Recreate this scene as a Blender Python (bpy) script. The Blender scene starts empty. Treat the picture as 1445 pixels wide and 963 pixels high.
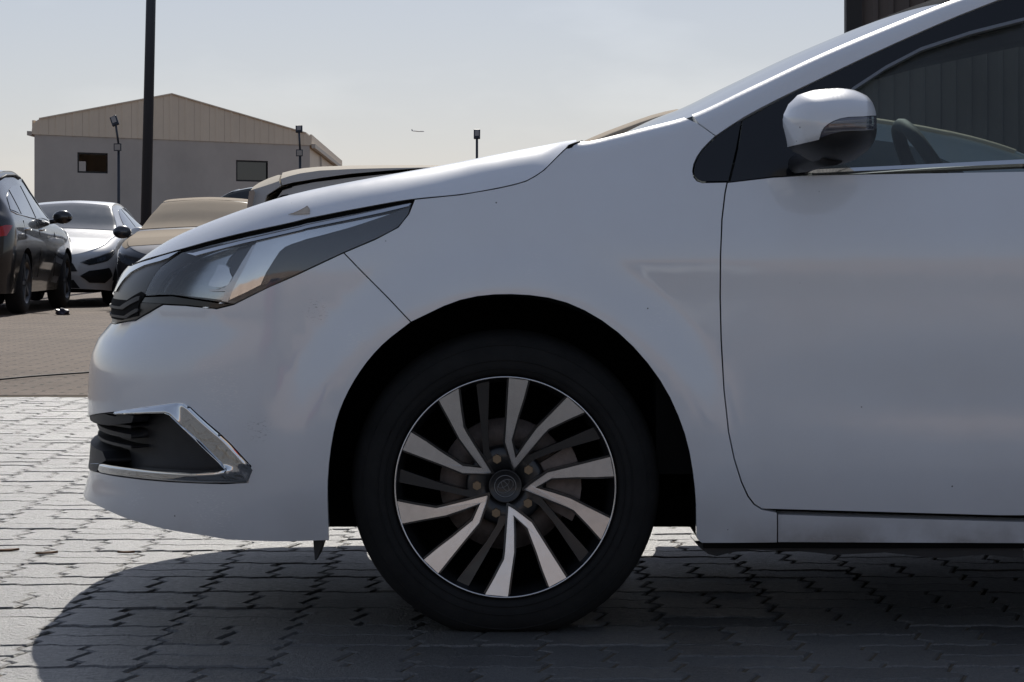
import bpy, bmesh, math, random
import numpy as np
from mathutils import Vector, Matrix
from mathutils.geometry import delaunay_2d_cdt

random.seed(7); RNG = np.random.RandomState(7)
SC = bpy.context.scene
COL = SC.collection
R = math.radians

# ---------------------------------------------------------------- camera, sky, sun
D, H, F, HZ = 5.1, 0.794, 3519.0, 348.0       # camera distance to the car's side, eye height, focal length (photo px), horizon row
SUN_EL, SUN_AZ = 38.0, 0.0                   # sun stands behind the car, a touch to the left
cam = bpy.data.cameras.new('camera'); co = bpy.data.objects.new('camera', cam); COL.objects.link(co)
co.location = (0, -D, H); co.rotation_euler = (R(90), 0, 0)
cam.sensor_width = 36; cam.lens = 36 * F / 1445; cam.shift_y = -(481.5 - HZ) / 1445
cam.clip_start = .05; cam.clip_end = 30000
cam.dof.use_dof = False
SC.camera = co

W = bpy.data.worlds.new('World'); SC.world = W; W.use_nodes = True
wn, wl = W.node_tree.nodes, W.node_tree.links
sky = wn.new('ShaderNodeTexSky'); sky.sky_type = 'NISHITA'; sky.sun_disc = False
sky.sun_elevation = R(SUN_EL); sky.sun_rotation = R(SUN_AZ)
sky.air_density = 1.0; sky.dust_density = .35; sky.ozone_density = 1.0; sky.altitude = 0
bg = wn['Background']; bg.inputs[1].default_value = .15
geo = wn.new('ShaderNodeTexCoord'); mp = wn.new('ShaderNodeMapping'); mp.inputs['Scale'].default_value = (9, 9, 26)
nz = wn.new('ShaderNodeTexNoise'); nz.inputs['Scale'].default_value = 1.0; nz.inputs['Detail'].default_value = 7
rp = wn.new('ShaderNodeValToRGB'); rp.color_ramp.elements[0].position = .54; rp.color_ramp.elements[1].position = .78
rp.color_ramp.elements[0].color = (1, 1, 1, 1); rp.color_ramp.elements[1].color = (1.2, 1.18, 1.15, 1)
mx = wn.new('ShaderNodeMixRGB'); mx.blend_type = 'MULTIPLY'; mx.inputs[0].default_value = 1
wl.new(geo.outputs['Generated'], mp.inputs[0]); wl.new(mp.outputs[0], nz.inputs['Vector'])
wl.new(nz.outputs['Fac'], rp.inputs[0]); wl.new(sky.outputs[0], mx.inputs[1]); wl.new(rp.outputs[0], mx.inputs[2])
hs = wn.new('ShaderNodeHueSaturation'); hs.inputs['Saturation'].default_value = .8
tn = wn.new('ShaderNodeMixRGB'); tn.blend_type = 'MULTIPLY'; tn.inputs[0].default_value = 1; tn.inputs[2].default_value = (1.0, 1.005, 1.115, 1)
gm = wn.new('ShaderNodeGamma'); gm.inputs[1].default_value = .6      # haze evens the sky out
wl.new(mx.outputs[0], gm.inputs[0]); wl.new(gm.outputs[0], hs.inputs['Color']); wl.new(hs.outputs[0], tn.inputs[1]); wl.new(tn.outputs[0], bg.inputs[0])
sl = bpy.data.lights.new('sun', 'SUN'); so = bpy.data.objects.new('sun', sl); COL.objects.link(so)
sl.energy = 3.9; sl.angle = R(.5); sl.color = (1, .95, .87)
so.rotation_euler = (-R(90 - SUN_EL), 0, -R(SUN_AZ)); so.location = (0, 20, 20)
SC.view_settings.view_transform = 'Standard'; SC.view_settings.look = 'None'
SC.view_settings.exposure = 0.0; SC.view_settings.gamma = 1

# ---------------------------------------------------------------- survey helpers
def at(px, py, Y):
    """point of the place seen at photo pixel px, py that stands Y metres behind the near side of the white car"""
    d = D + Y
    return np.array([(px - 722.5) * d / F, Y, H + (HZ - py) * d / F])
def ground_Y(py): return F * H / (py - HZ) - D
def ground(px, py):
    p = at(px, py, ground_Y(py)); p[2] = 0; return p

def pchip(xs, ys):
    xs = np.asarray(xs, float); ys = np.asarray(ys, float)
    h = np.diff(xs); dl = np.diff(ys) / h
    m = np.zeros_like(ys)
    for i in range(1, len(xs) - 1):
        if dl[i-1] * dl[i] > 0:
            w1, w2 = 2*h[i] + h[i-1], h[i] + 2*h[i-1]
            m[i] = (w1 + w2) / (w1 / dl[i-1] + w2 / dl[i])
    m[0], m[-1] = dl[0], dl[-1]
    def f(x):
        x = np.asarray(x, float); xc = np.clip(x, xs[0], xs[-1])
        i = np.clip(np.searchsorted(xs, xc) - 1, 0, len(xs) - 2)
        t = (xc - xs[i]) / h[i]
        return ((1+2*t)*(1-t)**2*ys[i] + t*(1-t)**2*h[i]*m[i] + t*t*(3-2*t)*ys[i+1] + t*t*(t-1)*h[i]*m[i+1])
    return f
def smooth(a, b, x):
    t = np.clip((np.asarray(x, float) - a) / (b - a), 0, 1); return t*t*(3-2*t)

# ---------------------------------------------------------------- materials
def new_mat(name):
    m = bpy.data.materials.new(name); m.use_nodes = True
    return m, m.node_tree.nodes, m.node_tree.links, m.node_tree.nodes['Principled BSDF']
def pmat(name, col, rough=.5, metal=0, coat=0, spec=.5, vary=0, vscale=8, bump=0, bscale=60, coat_rough=.04, dust=None, dust_amt=0):
    m, n, l, b = new_mat(name)
    b.inputs['Base Color'].default_value = (*col, 1); b.inputs['Roughness'].default_value = rough
    b.inputs['Metallic'].default_value = metal; b.inputs['Coat Weight'].default_value = coat
    b.inputs['Coat Roughness'].default_value = coat_rough; b.inputs['Specular IOR Level'].default_value = spec
    tc = n.new('ShaderNodeTexCoord')
    if vary or dust:
        t = n.new('ShaderNodeTexNoise'); t.inputs['Scale'].default_value = vscale; t.inputs['Detail'].default_value = 8
        t.inputs['Roughness'].default_value = .65
        l.new(tc.outputs['Object'], t.inputs['Vector'])
        r = n.new('ShaderNodeValToRGB'); r.color_ramp.elements[0].position = .3; r.color_ramp.elements[1].position = .7
        c2 = dust if dust else tuple(min(1, c*(1+vary)) for c in col)
        c1 = col if dust else tuple(c*(1-vary) for c in col)
        if dust: c2 = tuple(a*(1-dust_amt)+d_*dust_amt for a, d_ in zip(col, dust))
        r.color_ramp.elements[0].color = (*c1, 1); r.color_ramp.elements[1].color = (*c2, 1)
        l.new(t.outputs['Fac'], r.inputs[0]); l.new(r.outputs[0], b.inputs['Base Color'])
        rr = n.new('ShaderNodeMapRange'); rr.inputs[3].default_value = max(.02, rough*.85); rr.inputs[4].default_value = min(1, rough*1.2)
        l.new(t.outputs['Fac'], rr.inputs[0]); l.new(rr.outputs[0], b.inputs['Roughness'])
    if bump:
        t2 = n.new('ShaderNodeTexNoise'); t2.inputs['Scale'].default_value = bscale; t2.inputs['Detail'].default_value = 4
        l.new(tc.outputs['Object'], t2.inputs['Vector'])
        bp = n.new('ShaderNodeBump'); bp.inputs['Strength'].default_value = bump; bp.inputs['Distance'].default_value = .004
        l.new(t2.outputs['Fac'], bp.inputs['Height']); l.new(bp.outputs[0], b.inputs['Normal'])
    return m
def glass_mat(name, tint, refl=1.0, rough=.01, haze=0.0, hazecol=(.5, .5, .5)):
    m, n, l, b = new_mat(name)
    out = n['Material Output']; n.remove(b)
    tr = n.new('ShaderNodeBsdfTransparent'); tr.inputs[0].default_value = (*tint, 1)
    gl = n.new('ShaderNodeBsdfGlossy'); gl.inputs['Roughness'].default_value = rough
    fr = n.new('ShaderNodeFresnel'); fr.inputs[0].default_value = 1.5
    mu = n.new('ShaderNodeMath'); mu.operation = 'MULTIPLY'; mu.inputs[1].default_value = refl
    l.new(fr.outputs[0], mu.inputs[0])
    mx = n.new('ShaderNodeMixShader'); l.new(mu.outputs[0], mx.inputs[0]); l.new(tr.outputs[0], mx.inputs[1]); l.new(gl.outputs[0], mx.inputs[2])
    last = mx
    if haze:
        df = n.new('ShaderNodeBsdfDiffuse'); df.inputs[0].default_value = (*hazecol, 1)
        tc = n.new('ShaderNodeTexCoord'); t = n.new('ShaderNodeTexNoise'); t.inputs['Scale'].default_value = 5; t.inputs['Detail'].default_value = 8
        l.new(tc.outputs['Object'], t.inputs['Vector'])
        mr = n.new('ShaderNodeMapRange'); mr.inputs[1].default_value = .3; mr.inputs[2].default_value = .75
        mr.inputs[3].default_value = haze*.6; mr.inputs[4].default_value = haze*1.4
        l.new(t.outputs['Fac'], mr.inputs[0])
        m2 = n.new('ShaderNodeMixShader'); l.new(mr.outputs[0], m2.inputs[0])
        l.new(mx.outputs[0], m2.inputs[1]); l.new(df.outputs[0], m2.inputs[2]); last = m2
    l.new(last.outputs[0], out.inputs['Surface'])
    return m

def paint_mat():
    """white car lacquer with a film of dust, scuffs on the bumper, a greyer lower body and brown dirt along the sill"""
    m, n, l, b = new_mat('white_lacquer')
    b.inputs['Coat Weight'].default_value = 1; b.inputs['Coat Roughness'].default_value = .05; b.inputs['Coat IOR'].default_value = 1.75
    tc = n.new('ShaderNodeTexCoord'); P = tc.outputs['Object']
    def noise(scale, detail=6, vec=P, rough=.6):
        t = n.new('ShaderNodeTexNoise'); t.inputs['Scale'].default_value = scale; t.inputs['Detail'].default_value = detail
        t.inputs['Roughness'].default_value = rough; l.new(vec, t.inputs['Vector']); return t.outputs['Fac']
    def math_(op, a, b_, clamp=False):
        q = n.new('ShaderNodeMath'); q.operation = op; q.use_clamp = clamp
        for i, v in enumerate((a, b_)):
            if isinstance(v, (int, float)): q.inputs[i].default_value = v
            else: l.new(v, q.inputs[i])
        return q.outputs[0]
    def rng(v, a, b_, c, d_):
        q = n.new('ShaderNodeMapRange'); l.new(v, q.inputs[0])
        for i, k in enumerate((a, b_, c, d_)): q.inputs[i+1].default_value = k
        return q.outputs[0]
    def mix(f, c1, c2):
        q = n.new('ShaderNodeMixRGB')
        if isinstance(f, (int, float)): q.inputs[0].default_value = f
        else: l.new(f, q.inputs[0])
        for i, c in enumerate((c1, c2)):
            if isinstance(c, tuple): q.inputs[i+1].default_value = (*c, 1)
            else: l.new(c, q.inputs[i+1])
        return q.outputs[0]
    dust = rng(noise(3.5, 9), .4, .75, 0, .28)
    col = mix(dust, (.80, .825, .855), (.68, .65, .63))
    film = rng(noise(2.2, 7), .35, .7, .0, .2)
    col = mix(film, col, (.66, .68, .74))
    sep = n.new('ShaderNodeSeparateXYZ'); l.new(P, sep.inputs[0])
    # greyer towards the bottom, then brown dirt along the bottom edge
    low_grey = math_('MULTIPLY', rng(sep.outputs['Z'], .62, .22, 0, .42), rng(noise(3, 6), .3, .7, .6, 1))
    col = mix(low_grey, col, (.42, .40, .41))
    low = rng(sep.outputs['Z'], .245, .165, 0, 1)
    dirt = math_('MULTIPLY', low, rng(noise(7, 8), .38, .62, 0, .75))
    right = rng(sep.outputs['X'], .4, .56, .1, 1)
    dirt = math_('MULTIPLY', dirt, right)
    col = mix(dirt, col, (.16, .12, .085))
    # scuffs: scratched through to grey primer in a few places
    for (x, y, z, r) in SCUFFS:
        d_ = n.new('ShaderNodeVectorMath'); d_.operation = 'DISTANCE'; l.new(P, d_.inputs[0]); d_.inputs[1].default_value = (x, y, z)
        near = rng(d_.outputs['Value'], r, r*.3, 0, 1)
        mpn = n.new('ShaderNodeMapping'); mpn.inputs['Scale'].default_value = (55, 55, 190); mpn.inputs['Rotation'].default_value = (0, .35 + 7*x, 0)
        l.new(P, mpn.inputs[0]); mpn.inputs['Location'].default_value = (x*9, 0, z*7)
        sc = rng(noise(2.2, 5, mpn.outputs[0]), .575, .63, 0, .6)
        col = mix(math_('MULTIPLY', near, sc), col, (.2, .2, .2) if r < .035 else (.9, .9, .9))
    # tiny stone chips
    vo = n.new('ShaderNodeTexVoronoi'); vo.inputs['Scale'].default_value = 26; l.new(P, vo.inputs['Vector'])
    chip = math_('MULTIPLY', rng(vo.outputs['Distance'], .05, .035, 0, 1), rng(noise(4, 2), .56, .6, 0, 1))
    col = mix(chip, col, (.08, .08, .08))
    l.new(col, b.inputs['Base Color'])
    l.new(rng(noise(5, 8), .3, .7, .3, .5), b.inputs['Roughness'])
    l.new(math_('MAXIMUM', rng(noise(6, 9), .3, .75, .055, .14), math_('MULTIPLY', dirt, .6)), b.inputs['Coat Roughness'])
    # faint orange peel and small dents
    bp = n.new('ShaderNodeBump'); bp.inputs['Strength'].default_value = .045; bp.inputs['Distance'].default_value = .02
    l.new(noise(4.2, 3), bp.inputs['Height']); l.new(bp.outputs[0], b.inputs['Normal']); l.new(bp.outputs[0], b.inputs['Coat Normal'])
    return m
MT = {}
MT['chrome'] = pmat('chrome', (.78, .79, .8), .06, 1)
MT['satin'] = pmat('machined_alloy', (.62, .62, .63), .22, 1, vary=.08, vscale=40)
MT['gloss_black'] = pmat('gloss_black_trim', (.009, .01, .012), .16, 0, coat=.25)
MT['black'] = pmat('black_plastic', (.02, .02, .022), .5, vary=.3, vscale=20, bump=.15, bscale=400)
MT['liner'] = pmat('black_liner', (.008, .008, .008), .9, spec=.15)
MT['void'] = pmat('dark_cavity', (.004, .004, .004), .95, spec=.05)
MT['rubber'] = pmat('tyre_rubber', (.016, .016, .016), .8, spec=.25, vary=.35, vscale=14, bump=.2, bscale=150)
MT['wheel_black'] = pmat('black_wheel_paint', (.012, .012, .013), .38, coat=.3)
MT['iron'] = pmat('rusty_iron', (.24, .2, .18), .65, .5, vary=.4, vscale=30)
MT['nut'] = pmat('brown_steel_nut', (.26, .19, .12), .5, .6)
MT['lamp_grey'] = pmat('lamp_housing_grey', (.23, .24, .25), .3, .5)
MT['lamp_dark'] = pmat('lamp_smoked_panel', (.02, .028, .042), .08, 0, coat=1)
MT['lamp_lens'] = glass_mat('lamp_lens', (.95, .96, .97), 1.8, .015, .09, (.62, .65, .68))
MT['window'] = glass_mat('side_glass', (.68, .76, .74), 1.1, .01, .11, (.35, .38, .37))
MT['wind'] = glass_mat('windscreen_glass', (.72, .8, .8), 1.1, .01, .12, (.6, .62, .62))
MT['trim'] = pmat('dark_cabin_trim', (.03, .03, .032), .7, vary=.2)
MT['seat'] = pmat('dark_seat_cloth', (.035, .035, .038), .9)
MT['signal'] = pmat('smoked_signal_lens', (.1, .1, .13), .1, .3, coat=1)
MT['ring'] = pmat('cap_ring', (.3, .3, .3), .4, .8)
MT['logo'] = pmat('cap_emblem', (.2, .2, .2), .45, .7)

# ---------------------------------------------------------------- object helpers
def empty(name, loc, label=None, cat=None, group=None, rz=0, parent=None):
    o = bpy.data.objects.new(name, None); COL.objects.link(o); o.location = tuple(loc); o.rotation_euler = (0, 0, rz)
    o.empty_display_size = .1
    tag(o, label, cat, group)
    if parent: o.parent = parent
    return o
def tag(o, label=None, cat=None, group=None, kind=None):
    if label: o['label'] = label
    if cat: o['category'] = cat
    if group: o['group'] = group
    if kind: o['kind'] = kind
    return o
def link(name, me, mat=None, parent=None):
    if mat is not None and not me.materials: me.materials.append(mat)
    o = bpy.data.objects.new(name, me); COL.objects.link(o)
    if parent: o.parent = parent
    return o
def mesh(name, verts, faces, mat=None, parent=None, smooth_=True, normals=None):
    me = bpy.data.meshes.new(name); me.from_pydata([tuple(map(float, v)) for v in verts], [], [tuple(map(int, f)) for f in faces])
    if smooth_: me.polygons.foreach_set('use_smooth', [True]*len(me.polygons))
    me.update()
    if normals is not None: me.normals_split_custom_set_from_vertices([tuple(map(float, n)) for n in normals])
    return link(name, me, mat, parent)
def bm_obj(name, bm, mat, parent=None, smooth_=False, angle=None):
    bmesh.ops.recalc_face_normals(bm, faces=bm.faces)
    me = bpy.data.meshes.new(name); bm.to_mesh(me); bm.free()
    if smooth_: me.polygons.foreach_set('use_smooth', [True]*len(me.polygons))
    if angle: me.set_sharp_from_angle(angle=R(angle))
    return link(name, me, mat, parent)
def bx(bm, x0, x1, y0, y1, z0, z1, M=None):
    vs = [bm.verts.new(Vector(v) if M is None else M @ Vector(v)) for v in ((x0,y0,z0),(x1,y0,z0),(x1,y1,z0),(x0,y1,z0),(x0,y0,z1),(x1,y0,z1),(x1,y1,z1),(x0,y1,z1))]
    for f in ((0,3,2,1),(4,5,6,7),(0,1,5,4),(1,2,6,5),(2,3,7,6),(3,0,4,7)): bm.faces.new([vs[i] for i in f])
def rbox(name, x0, x1, y0, y1, z0, z1, mat, parent=None, bev=.01, seg=2):
    bm = bmesh.new(); bx(bm, x0, x1, y0, y1, z0, z1)
    if bev: bmesh.ops.bevel(bm, geom=bm.edges[:], offset=bev, segments=seg, profile=.6, affect='EDGES')
    return bm_obj(name, bm, mat, parent, True, 40)
def tube(bm, pts, rad, n=8, closed=False):
    pts = [Vector(p) for p in pts]; rings = []
    rads = rad if hasattr(rad, '__len__') else [rad]*len(pts)
    for i, p in enumerate(pts):
        a = pts[i-1] if (i > 0 or closed) else p; b = pts[(i+1) % len(pts)] if (i < len(pts)-1 or closed) else p
        t = (b - a).normalized(); up = Vector((0, 0, 1)) if abs(t.z) < .9 else Vector((1, 0, 0))
        s = t.cross(up).normalized(); u = s.cross(t)
        rings.append([bm.verts.new(p + (s*math.cos(2*math.pi*k/n) + u*math.sin(2*math.pi*k/n))*rads[i]) for k in range(n)])
    m = len(rings)
    for i in range(m if closed else m-1):
        A, B = rings[i], rings[(i+1) % m]
        for k in range(n): bm.faces.new((A[k], A[(k+1) % n], B[(k+1) % n], B[k]))
    if not closed:
        bm.faces.new(rings[0][::-1]); bm.faces.new(rings[-1])
def lathe_y(prof, n=64, flat=None):
    """revolve (radius, y) about the Y axis; flat clips z below that height to the ground"""
    vs, fs = [], []
    for k in range(n):
        a = 2*math.pi*k/n
        for r, y in prof:
            z = r*math.sin(a)
            if flat is not None and z < flat: z = flat
            vs.append((r*math.cos(a), y, z))
    m = len(prof)
    for k in range(n):
        for j in range(m-1):
            a, b = k*m+j, ((k+1) % n)*m+j
            fs.append((a, a+1, b+1, b))
    return vs, fs
def prism(bm, poly, y0, y1, bev=0):
    """poly in (x, z) stretched from y0 to y1"""
    A = [bm.verts.new((p[0], y0, p[1])) for p in poly]; B = [bm.verts.new((p[0], y1, p[1])) for p in poly]
    n = len(poly); bm.faces.new(A); bm.faces.new(B[::-1])
    for i in range(n): bm.faces.new((A[i], B[i], B[(i+1) % n], A[(i+1) % n]))

def inside(poly, pts):
    poly = np.asarray(poly); x, y = pts[:, 0], pts[:, 1]; r = np.zeros(len(pts), bool)
    j = len(poly) - 1
    for i in range(len(poly)):
        xi, yi = poly[i]; xj, yj = poly[j]
        if yi != yj:
            c = ((yi > y) != (yj > y)) & (x < (xj - xi) * (y - yi) / (yj - yi) + xi); r ^= c
        j = i
    return r
def densify(poly, step):
    out = []; n = len(poly)
    for i in range(n):
        a, b = np.asarray(poly[i]), np.asarray(poly[(i+1) % n]); k = max(1, int(math.ceil(np.linalg.norm(b-a)/step)))
        for j in range(k): out.append(a + (b-a)*j/k)
    return np.array(out)
def curve(pts, per=4, closed=False):
    """Catmull-Rom through points"""
    P = [np.asarray(p, float) for p in pts]; out = []; n = len(P)
    for i in range(n if closed else n-1):
        p1, p2 = P[i], P[(i+1) % n]
        p0 = P[i-1] if (i > 0 or closed) else 2*p1-p2
        p3 = P[(i+2) % n] if (i+2 < n or closed) else 2*p2-p1
        for k in range(per):
            t = k/per
            out.append(.5*((2*p1)+(-p0+p2)*t+(2*p0-5*p1+4*p2-p3)*t*t+(-p0+3*p1-3*p2+p3)*t**3))
    if not closed: out.append(P[-1])
    return out
def area(poly):
    p = np.asarray(poly); q = np.roll(p, -1, 0); return .5*np.sum(p[:, 0]*q[:, 1]-q[:, 0]*p[:, 1])
def inset(poly, g):
    p = np.asarray(poly, float); s = 1 if area(p) > 0 else -1
    a = p-np.roll(p, 1, 0); b = np.roll(p, -1, 0)-p
    a /= np.maximum(np.linalg.norm(a, axis=1, keepdims=True), 1e-9); b /= np.maximum(np.linalg.norm(b, axis=1, keepdims=True), 1e-9)
    na = np.stack([-a[:, 1], a[:, 0]], 1)*s; nb = np.stack([-b[:, 1], b[:, 0]], 1)*s
    m = na+nb; q = np.sum(m*m, 1, keepdims=True)
    return p + m*(2*g/np.maximum(q, .8))

def panel(name, outline, P, mat, parent=None, holes=(), step=.03, gap=0, off=0, flange=.014, outward=-1, hole_flange=None, edge_step=None, data_only=False, extra=None):
    """a skin patch of the surface P(u, v): outline and holes in (u, v), its rim folded inward by flange.
    outward: sign that makes the surface normal point out of the car"""
    o = densify(inset(outline, gap) if gap else np.asarray(outline, float), edge_step or step)
    loops = [o]+[densify(inset(h, -gap) if gap else np.asarray(h, float), edge_step or step) for h in holes]
    lo, hi = o.min(0), o.max(0)
    gx, gy = np.meshgrid(np.arange(lo[0]+step*.5, hi[0], step), np.arange(lo[1]+step*.5, hi[1], step))
    g = np.stack([gx.ravel(), gy.ravel()], 1)
    allb = np.concatenate(loops)
    if len(g):
        ok = inside(o, g)
        for h in loops[1:]: ok &= ~inside(h, g)
        g = g[ok]
    if len(g):
        dmin = np.full(len(g), 9.)
        for i in range(0, len(allb), 200):
            dmin = np.minimum(dmin, np.sqrt(((g[:, None]-allb[None, i:i+200])**2).sum(2)).min(1))
        g = g[dmin > step*.45]
    if extra is not None:
        ex = np.asarray(extra); ex = ex[inside(o, ex)]
        if len(g): g = g[np.array([np.sqrt(((ex-p)**2).sum(1)).min() > min(.008, step*.6) for p in g])]
        g = np.concatenate([g, ex])
    verts = [Vector(p) for p in np.concatenate([allb, g])] if len(g) else [Vector(p) for p in allb]
    edges = []; k = 0
    for L in loops:
        n = len(L); edges += [(k+i, k+(i+1) % n) for i in range(n)]; k += n
    v2, e2, f2, ov, oe, of = delaunay_2d_cdt(verts, edges, [], 0, 1e-7)
    uv = np.array([tuple(v) for v in v2]); tr = np.array([tuple(f) for f in f2])
    cen = uv[tr].mean(1); ok = inside(o, cen)
    for h in loops[1:]: ok &= ~inside(h, cen)
    tr = tr[ok]
    def pos(q):
        x = P(q[:, 0], q[:, 1]); e = 1e-3
        du = P(q[:, 0]+e, q[:, 1])-P(q[:, 0]-e, q[:, 1]); dv = P(q[:, 0], q[:, 1]+e)-P(q[:, 0], q[:, 1]-e)
        nn = np.cross(du, dv)*(-outward); nn /= np.maximum(np.linalg.norm(nn, axis=1, keepdims=True), 1e-12)
        return x, nn
    X, N = pos(uv); X = X+N*off
    vs = [X]; ns = [N]; base = len(X); fs = []
    # face winding follows the normals
    a, b, c = X[tr[:, 0]], X[tr[:, 1]], X[tr[:, 2]]
    flip = np.sum(np.cross(b-a, c-a)*N[tr].mean(1), 1) < 0
    tr[flip] = tr[flip][:, ::-1]; fs += tr.tolist()
    for li, L in enumerate(loops):
        fl = flange if li == 0 or hole_flange is None else hole_flange
        if not fl: continue
        X0, N0 = pos(L); X0 = X0+N0*off; n = len(L)
        T = np.roll(X0, -1, 0)-np.roll(X0, 1, 0); T /= np.maximum(np.linalg.norm(T, axis=1, keepdims=True), 1e-9)
        O = np.cross(T, N0); s = np.sign(area(L)) * (1 if li == 0 else -1)
        probe = pos(L+0)  # outward direction in the sheet
        cu = np.stack([P(L[:, 0]+1e-3, L[:, 1])-P(L[:, 0]-1e-3, L[:, 1])], 0)[0]
        ring = [X0, X0+O*.0-N0*fl]
        side = np.sum(O*(X0-X0.mean(0)), 1).mean()
        O = O*(1 if (side > 0) == (li == 0) else -1)
        vs += [X0, X0-N0*fl]; ns += [O, O]
        for i in range(n):
            j = (i+1) % n; q = [base+i, base+j, base+n+j, base+n+i]
            fa = np.cross(X0[j]-X0[i], -N0[i])
            fs.append(q if np.dot(fa, O[i]) > 0 else q[::-1])
        base += 2*n
    V, Nn = np.concatenate(vs), np.concatenate(ns)
    if data_only: return V, fs, Nn
    return mesh(name, V, fs, mat, parent, True, Nn)
def mirror(o, parent=None, yc=.8875, name=None):
    """the same part on the far side of the car"""
    me = o.data; n = len(me.vertices); co_ = np.empty(n*3); me.vertices.foreach_get('co', co_); co_ = co_.reshape(-1, 3)
    nn = np.array([tuple(x.vector) for x in me.vertex_normals]) if n else None
    co_[:, 1] = 2*yc-co_[:, 1]
    m2 = bpy.data.meshes.new(me.name); m2.from_pydata(co_.tolist(), [], [tuple(p.vertices)[::-1] for p in me.polygons])
    m2.polygons.foreach_set('use_smooth', [True]*len(m2.polygons)); m2.update()
    m2.set_sharp_from_angle(angle=R(40))
    for m in me.materials: m2.materials.append(m)
    return link(name or o.name.split('.')[0], m2, None, parent or o.parent)

# ================================================================ GROUND
K = F*H
CELL = .256
def pave_mat(name, c1, c2, joint=None, rough=.55, scale=1.0, spec=.8):
    m, n, l, b = new_mat(name)
    tc = n.new('ShaderNodeTexCoord'); g = n.new('ShaderNodeNewGeometry'); oi = n.new('ShaderNodeObjectInfo')
    t = n.new('ShaderNodeTexNoise'); t.inputs['Scale'].default_value = 2.3; t.inputs['Detail'].default_value = 8; l.new(g.outputs['Position'], t.inputs['Vector'])
    s = n.new('ShaderNodeTexNoise'); s.inputs['Scale'].default_value = 170*scale; s.inputs['Detail'].default_value = 3; l.new(g.outputs['Position'], s.inputs['Vector'])
    r = n.new('ShaderNodeValToRGB'); r.color_ramp.elements[0].position = .3; r.color_ramp.elements[1].position = .72
    r.color_ramp.elements[0].color = (*c1, 1); r.color_ramp.elements[1].color = (*c2, 1)
    ad = n.new('ShaderNodeMath'); ad.operation = 'MULTIPLY_ADD'; ad.inputs[1].default_value = .62
    l.new(s.outputs['Fac'], ad.inputs[0])
    m2 = n.new('ShaderNodeMath'); m2.operation = 'MULTIPLY'; m2.inputs[1].default_value = .42; l.new(t.outputs['Fac'], m2.inputs[0])
    m3 = n.new('ShaderNodeMath'); m3.operation = 'MULTIPLY_ADD'; m3.inputs[1].default_value = .26; l.new(oi.outputs['Random'], m3.inputs[0]); l.new(m2.outputs[0], m3.inputs[2])
    l.new(m3.outputs[0], ad.inputs[2]); l.new(ad.outputs[0], r.inputs[0])
    l.new(r.outputs[0], b.inputs['Base Color'])
    b.inputs['Roughness'].default_value = rough; b.inputs['Specular IOR Level'].default_value = spec
    bp = n.new('ShaderNodeBump'); bp.inputs['Strength'].default_value = .9; bp.inputs['Distance'].default_value = .0042
    s2 = n.new('ShaderNodeTexNoise'); s2.inputs['Scale'].default_value = 62; s2.inputs['Detail'].default_value = 5; s2.inputs['Roughness'].default_value = .75; l.new(g.outputs['Position'], s2.inputs['Vector'])
    sm_ = n.new('ShaderNodeMath'); sm_.operation = 'MULTIPLY_ADD'; sm_.inputs[1].default_value = 2.2; l.new(s2.outputs['Fac'], sm_.inputs[0]); l.new(s.outputs['Fac'], sm_.inputs[2])
    l.new(sm_.outputs[0], bp.inputs['Height'])
    rg_ = n.new('ShaderNodeMapRange'); rg_.inputs[1].default_value = .3; rg_.inputs[2].default_value = .7; rg_.inputs[3].default_value = rough*.72; rg_.inputs[4].default_value = min(1, rough*1.35)
    l.new(s2.outputs['Fac'], rg_.inputs[0]); l.new(rg_.outputs[0], b.inputs['Roughness']); l.new(bp.outputs[0], b.inputs['Normal'])
    return m, n, l, b, bp
MT['paver'] = pave_mat('grey_paver', (.008, .008, .008), (.115, .112, .106), rough=.37, spec=1.0)[0]
MT['joint'] = pmat('joint_sand', (.12, .1, .075), .95, vary=.4, vscale=30, bump=.5, bscale=200, spec=.1)

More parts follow.
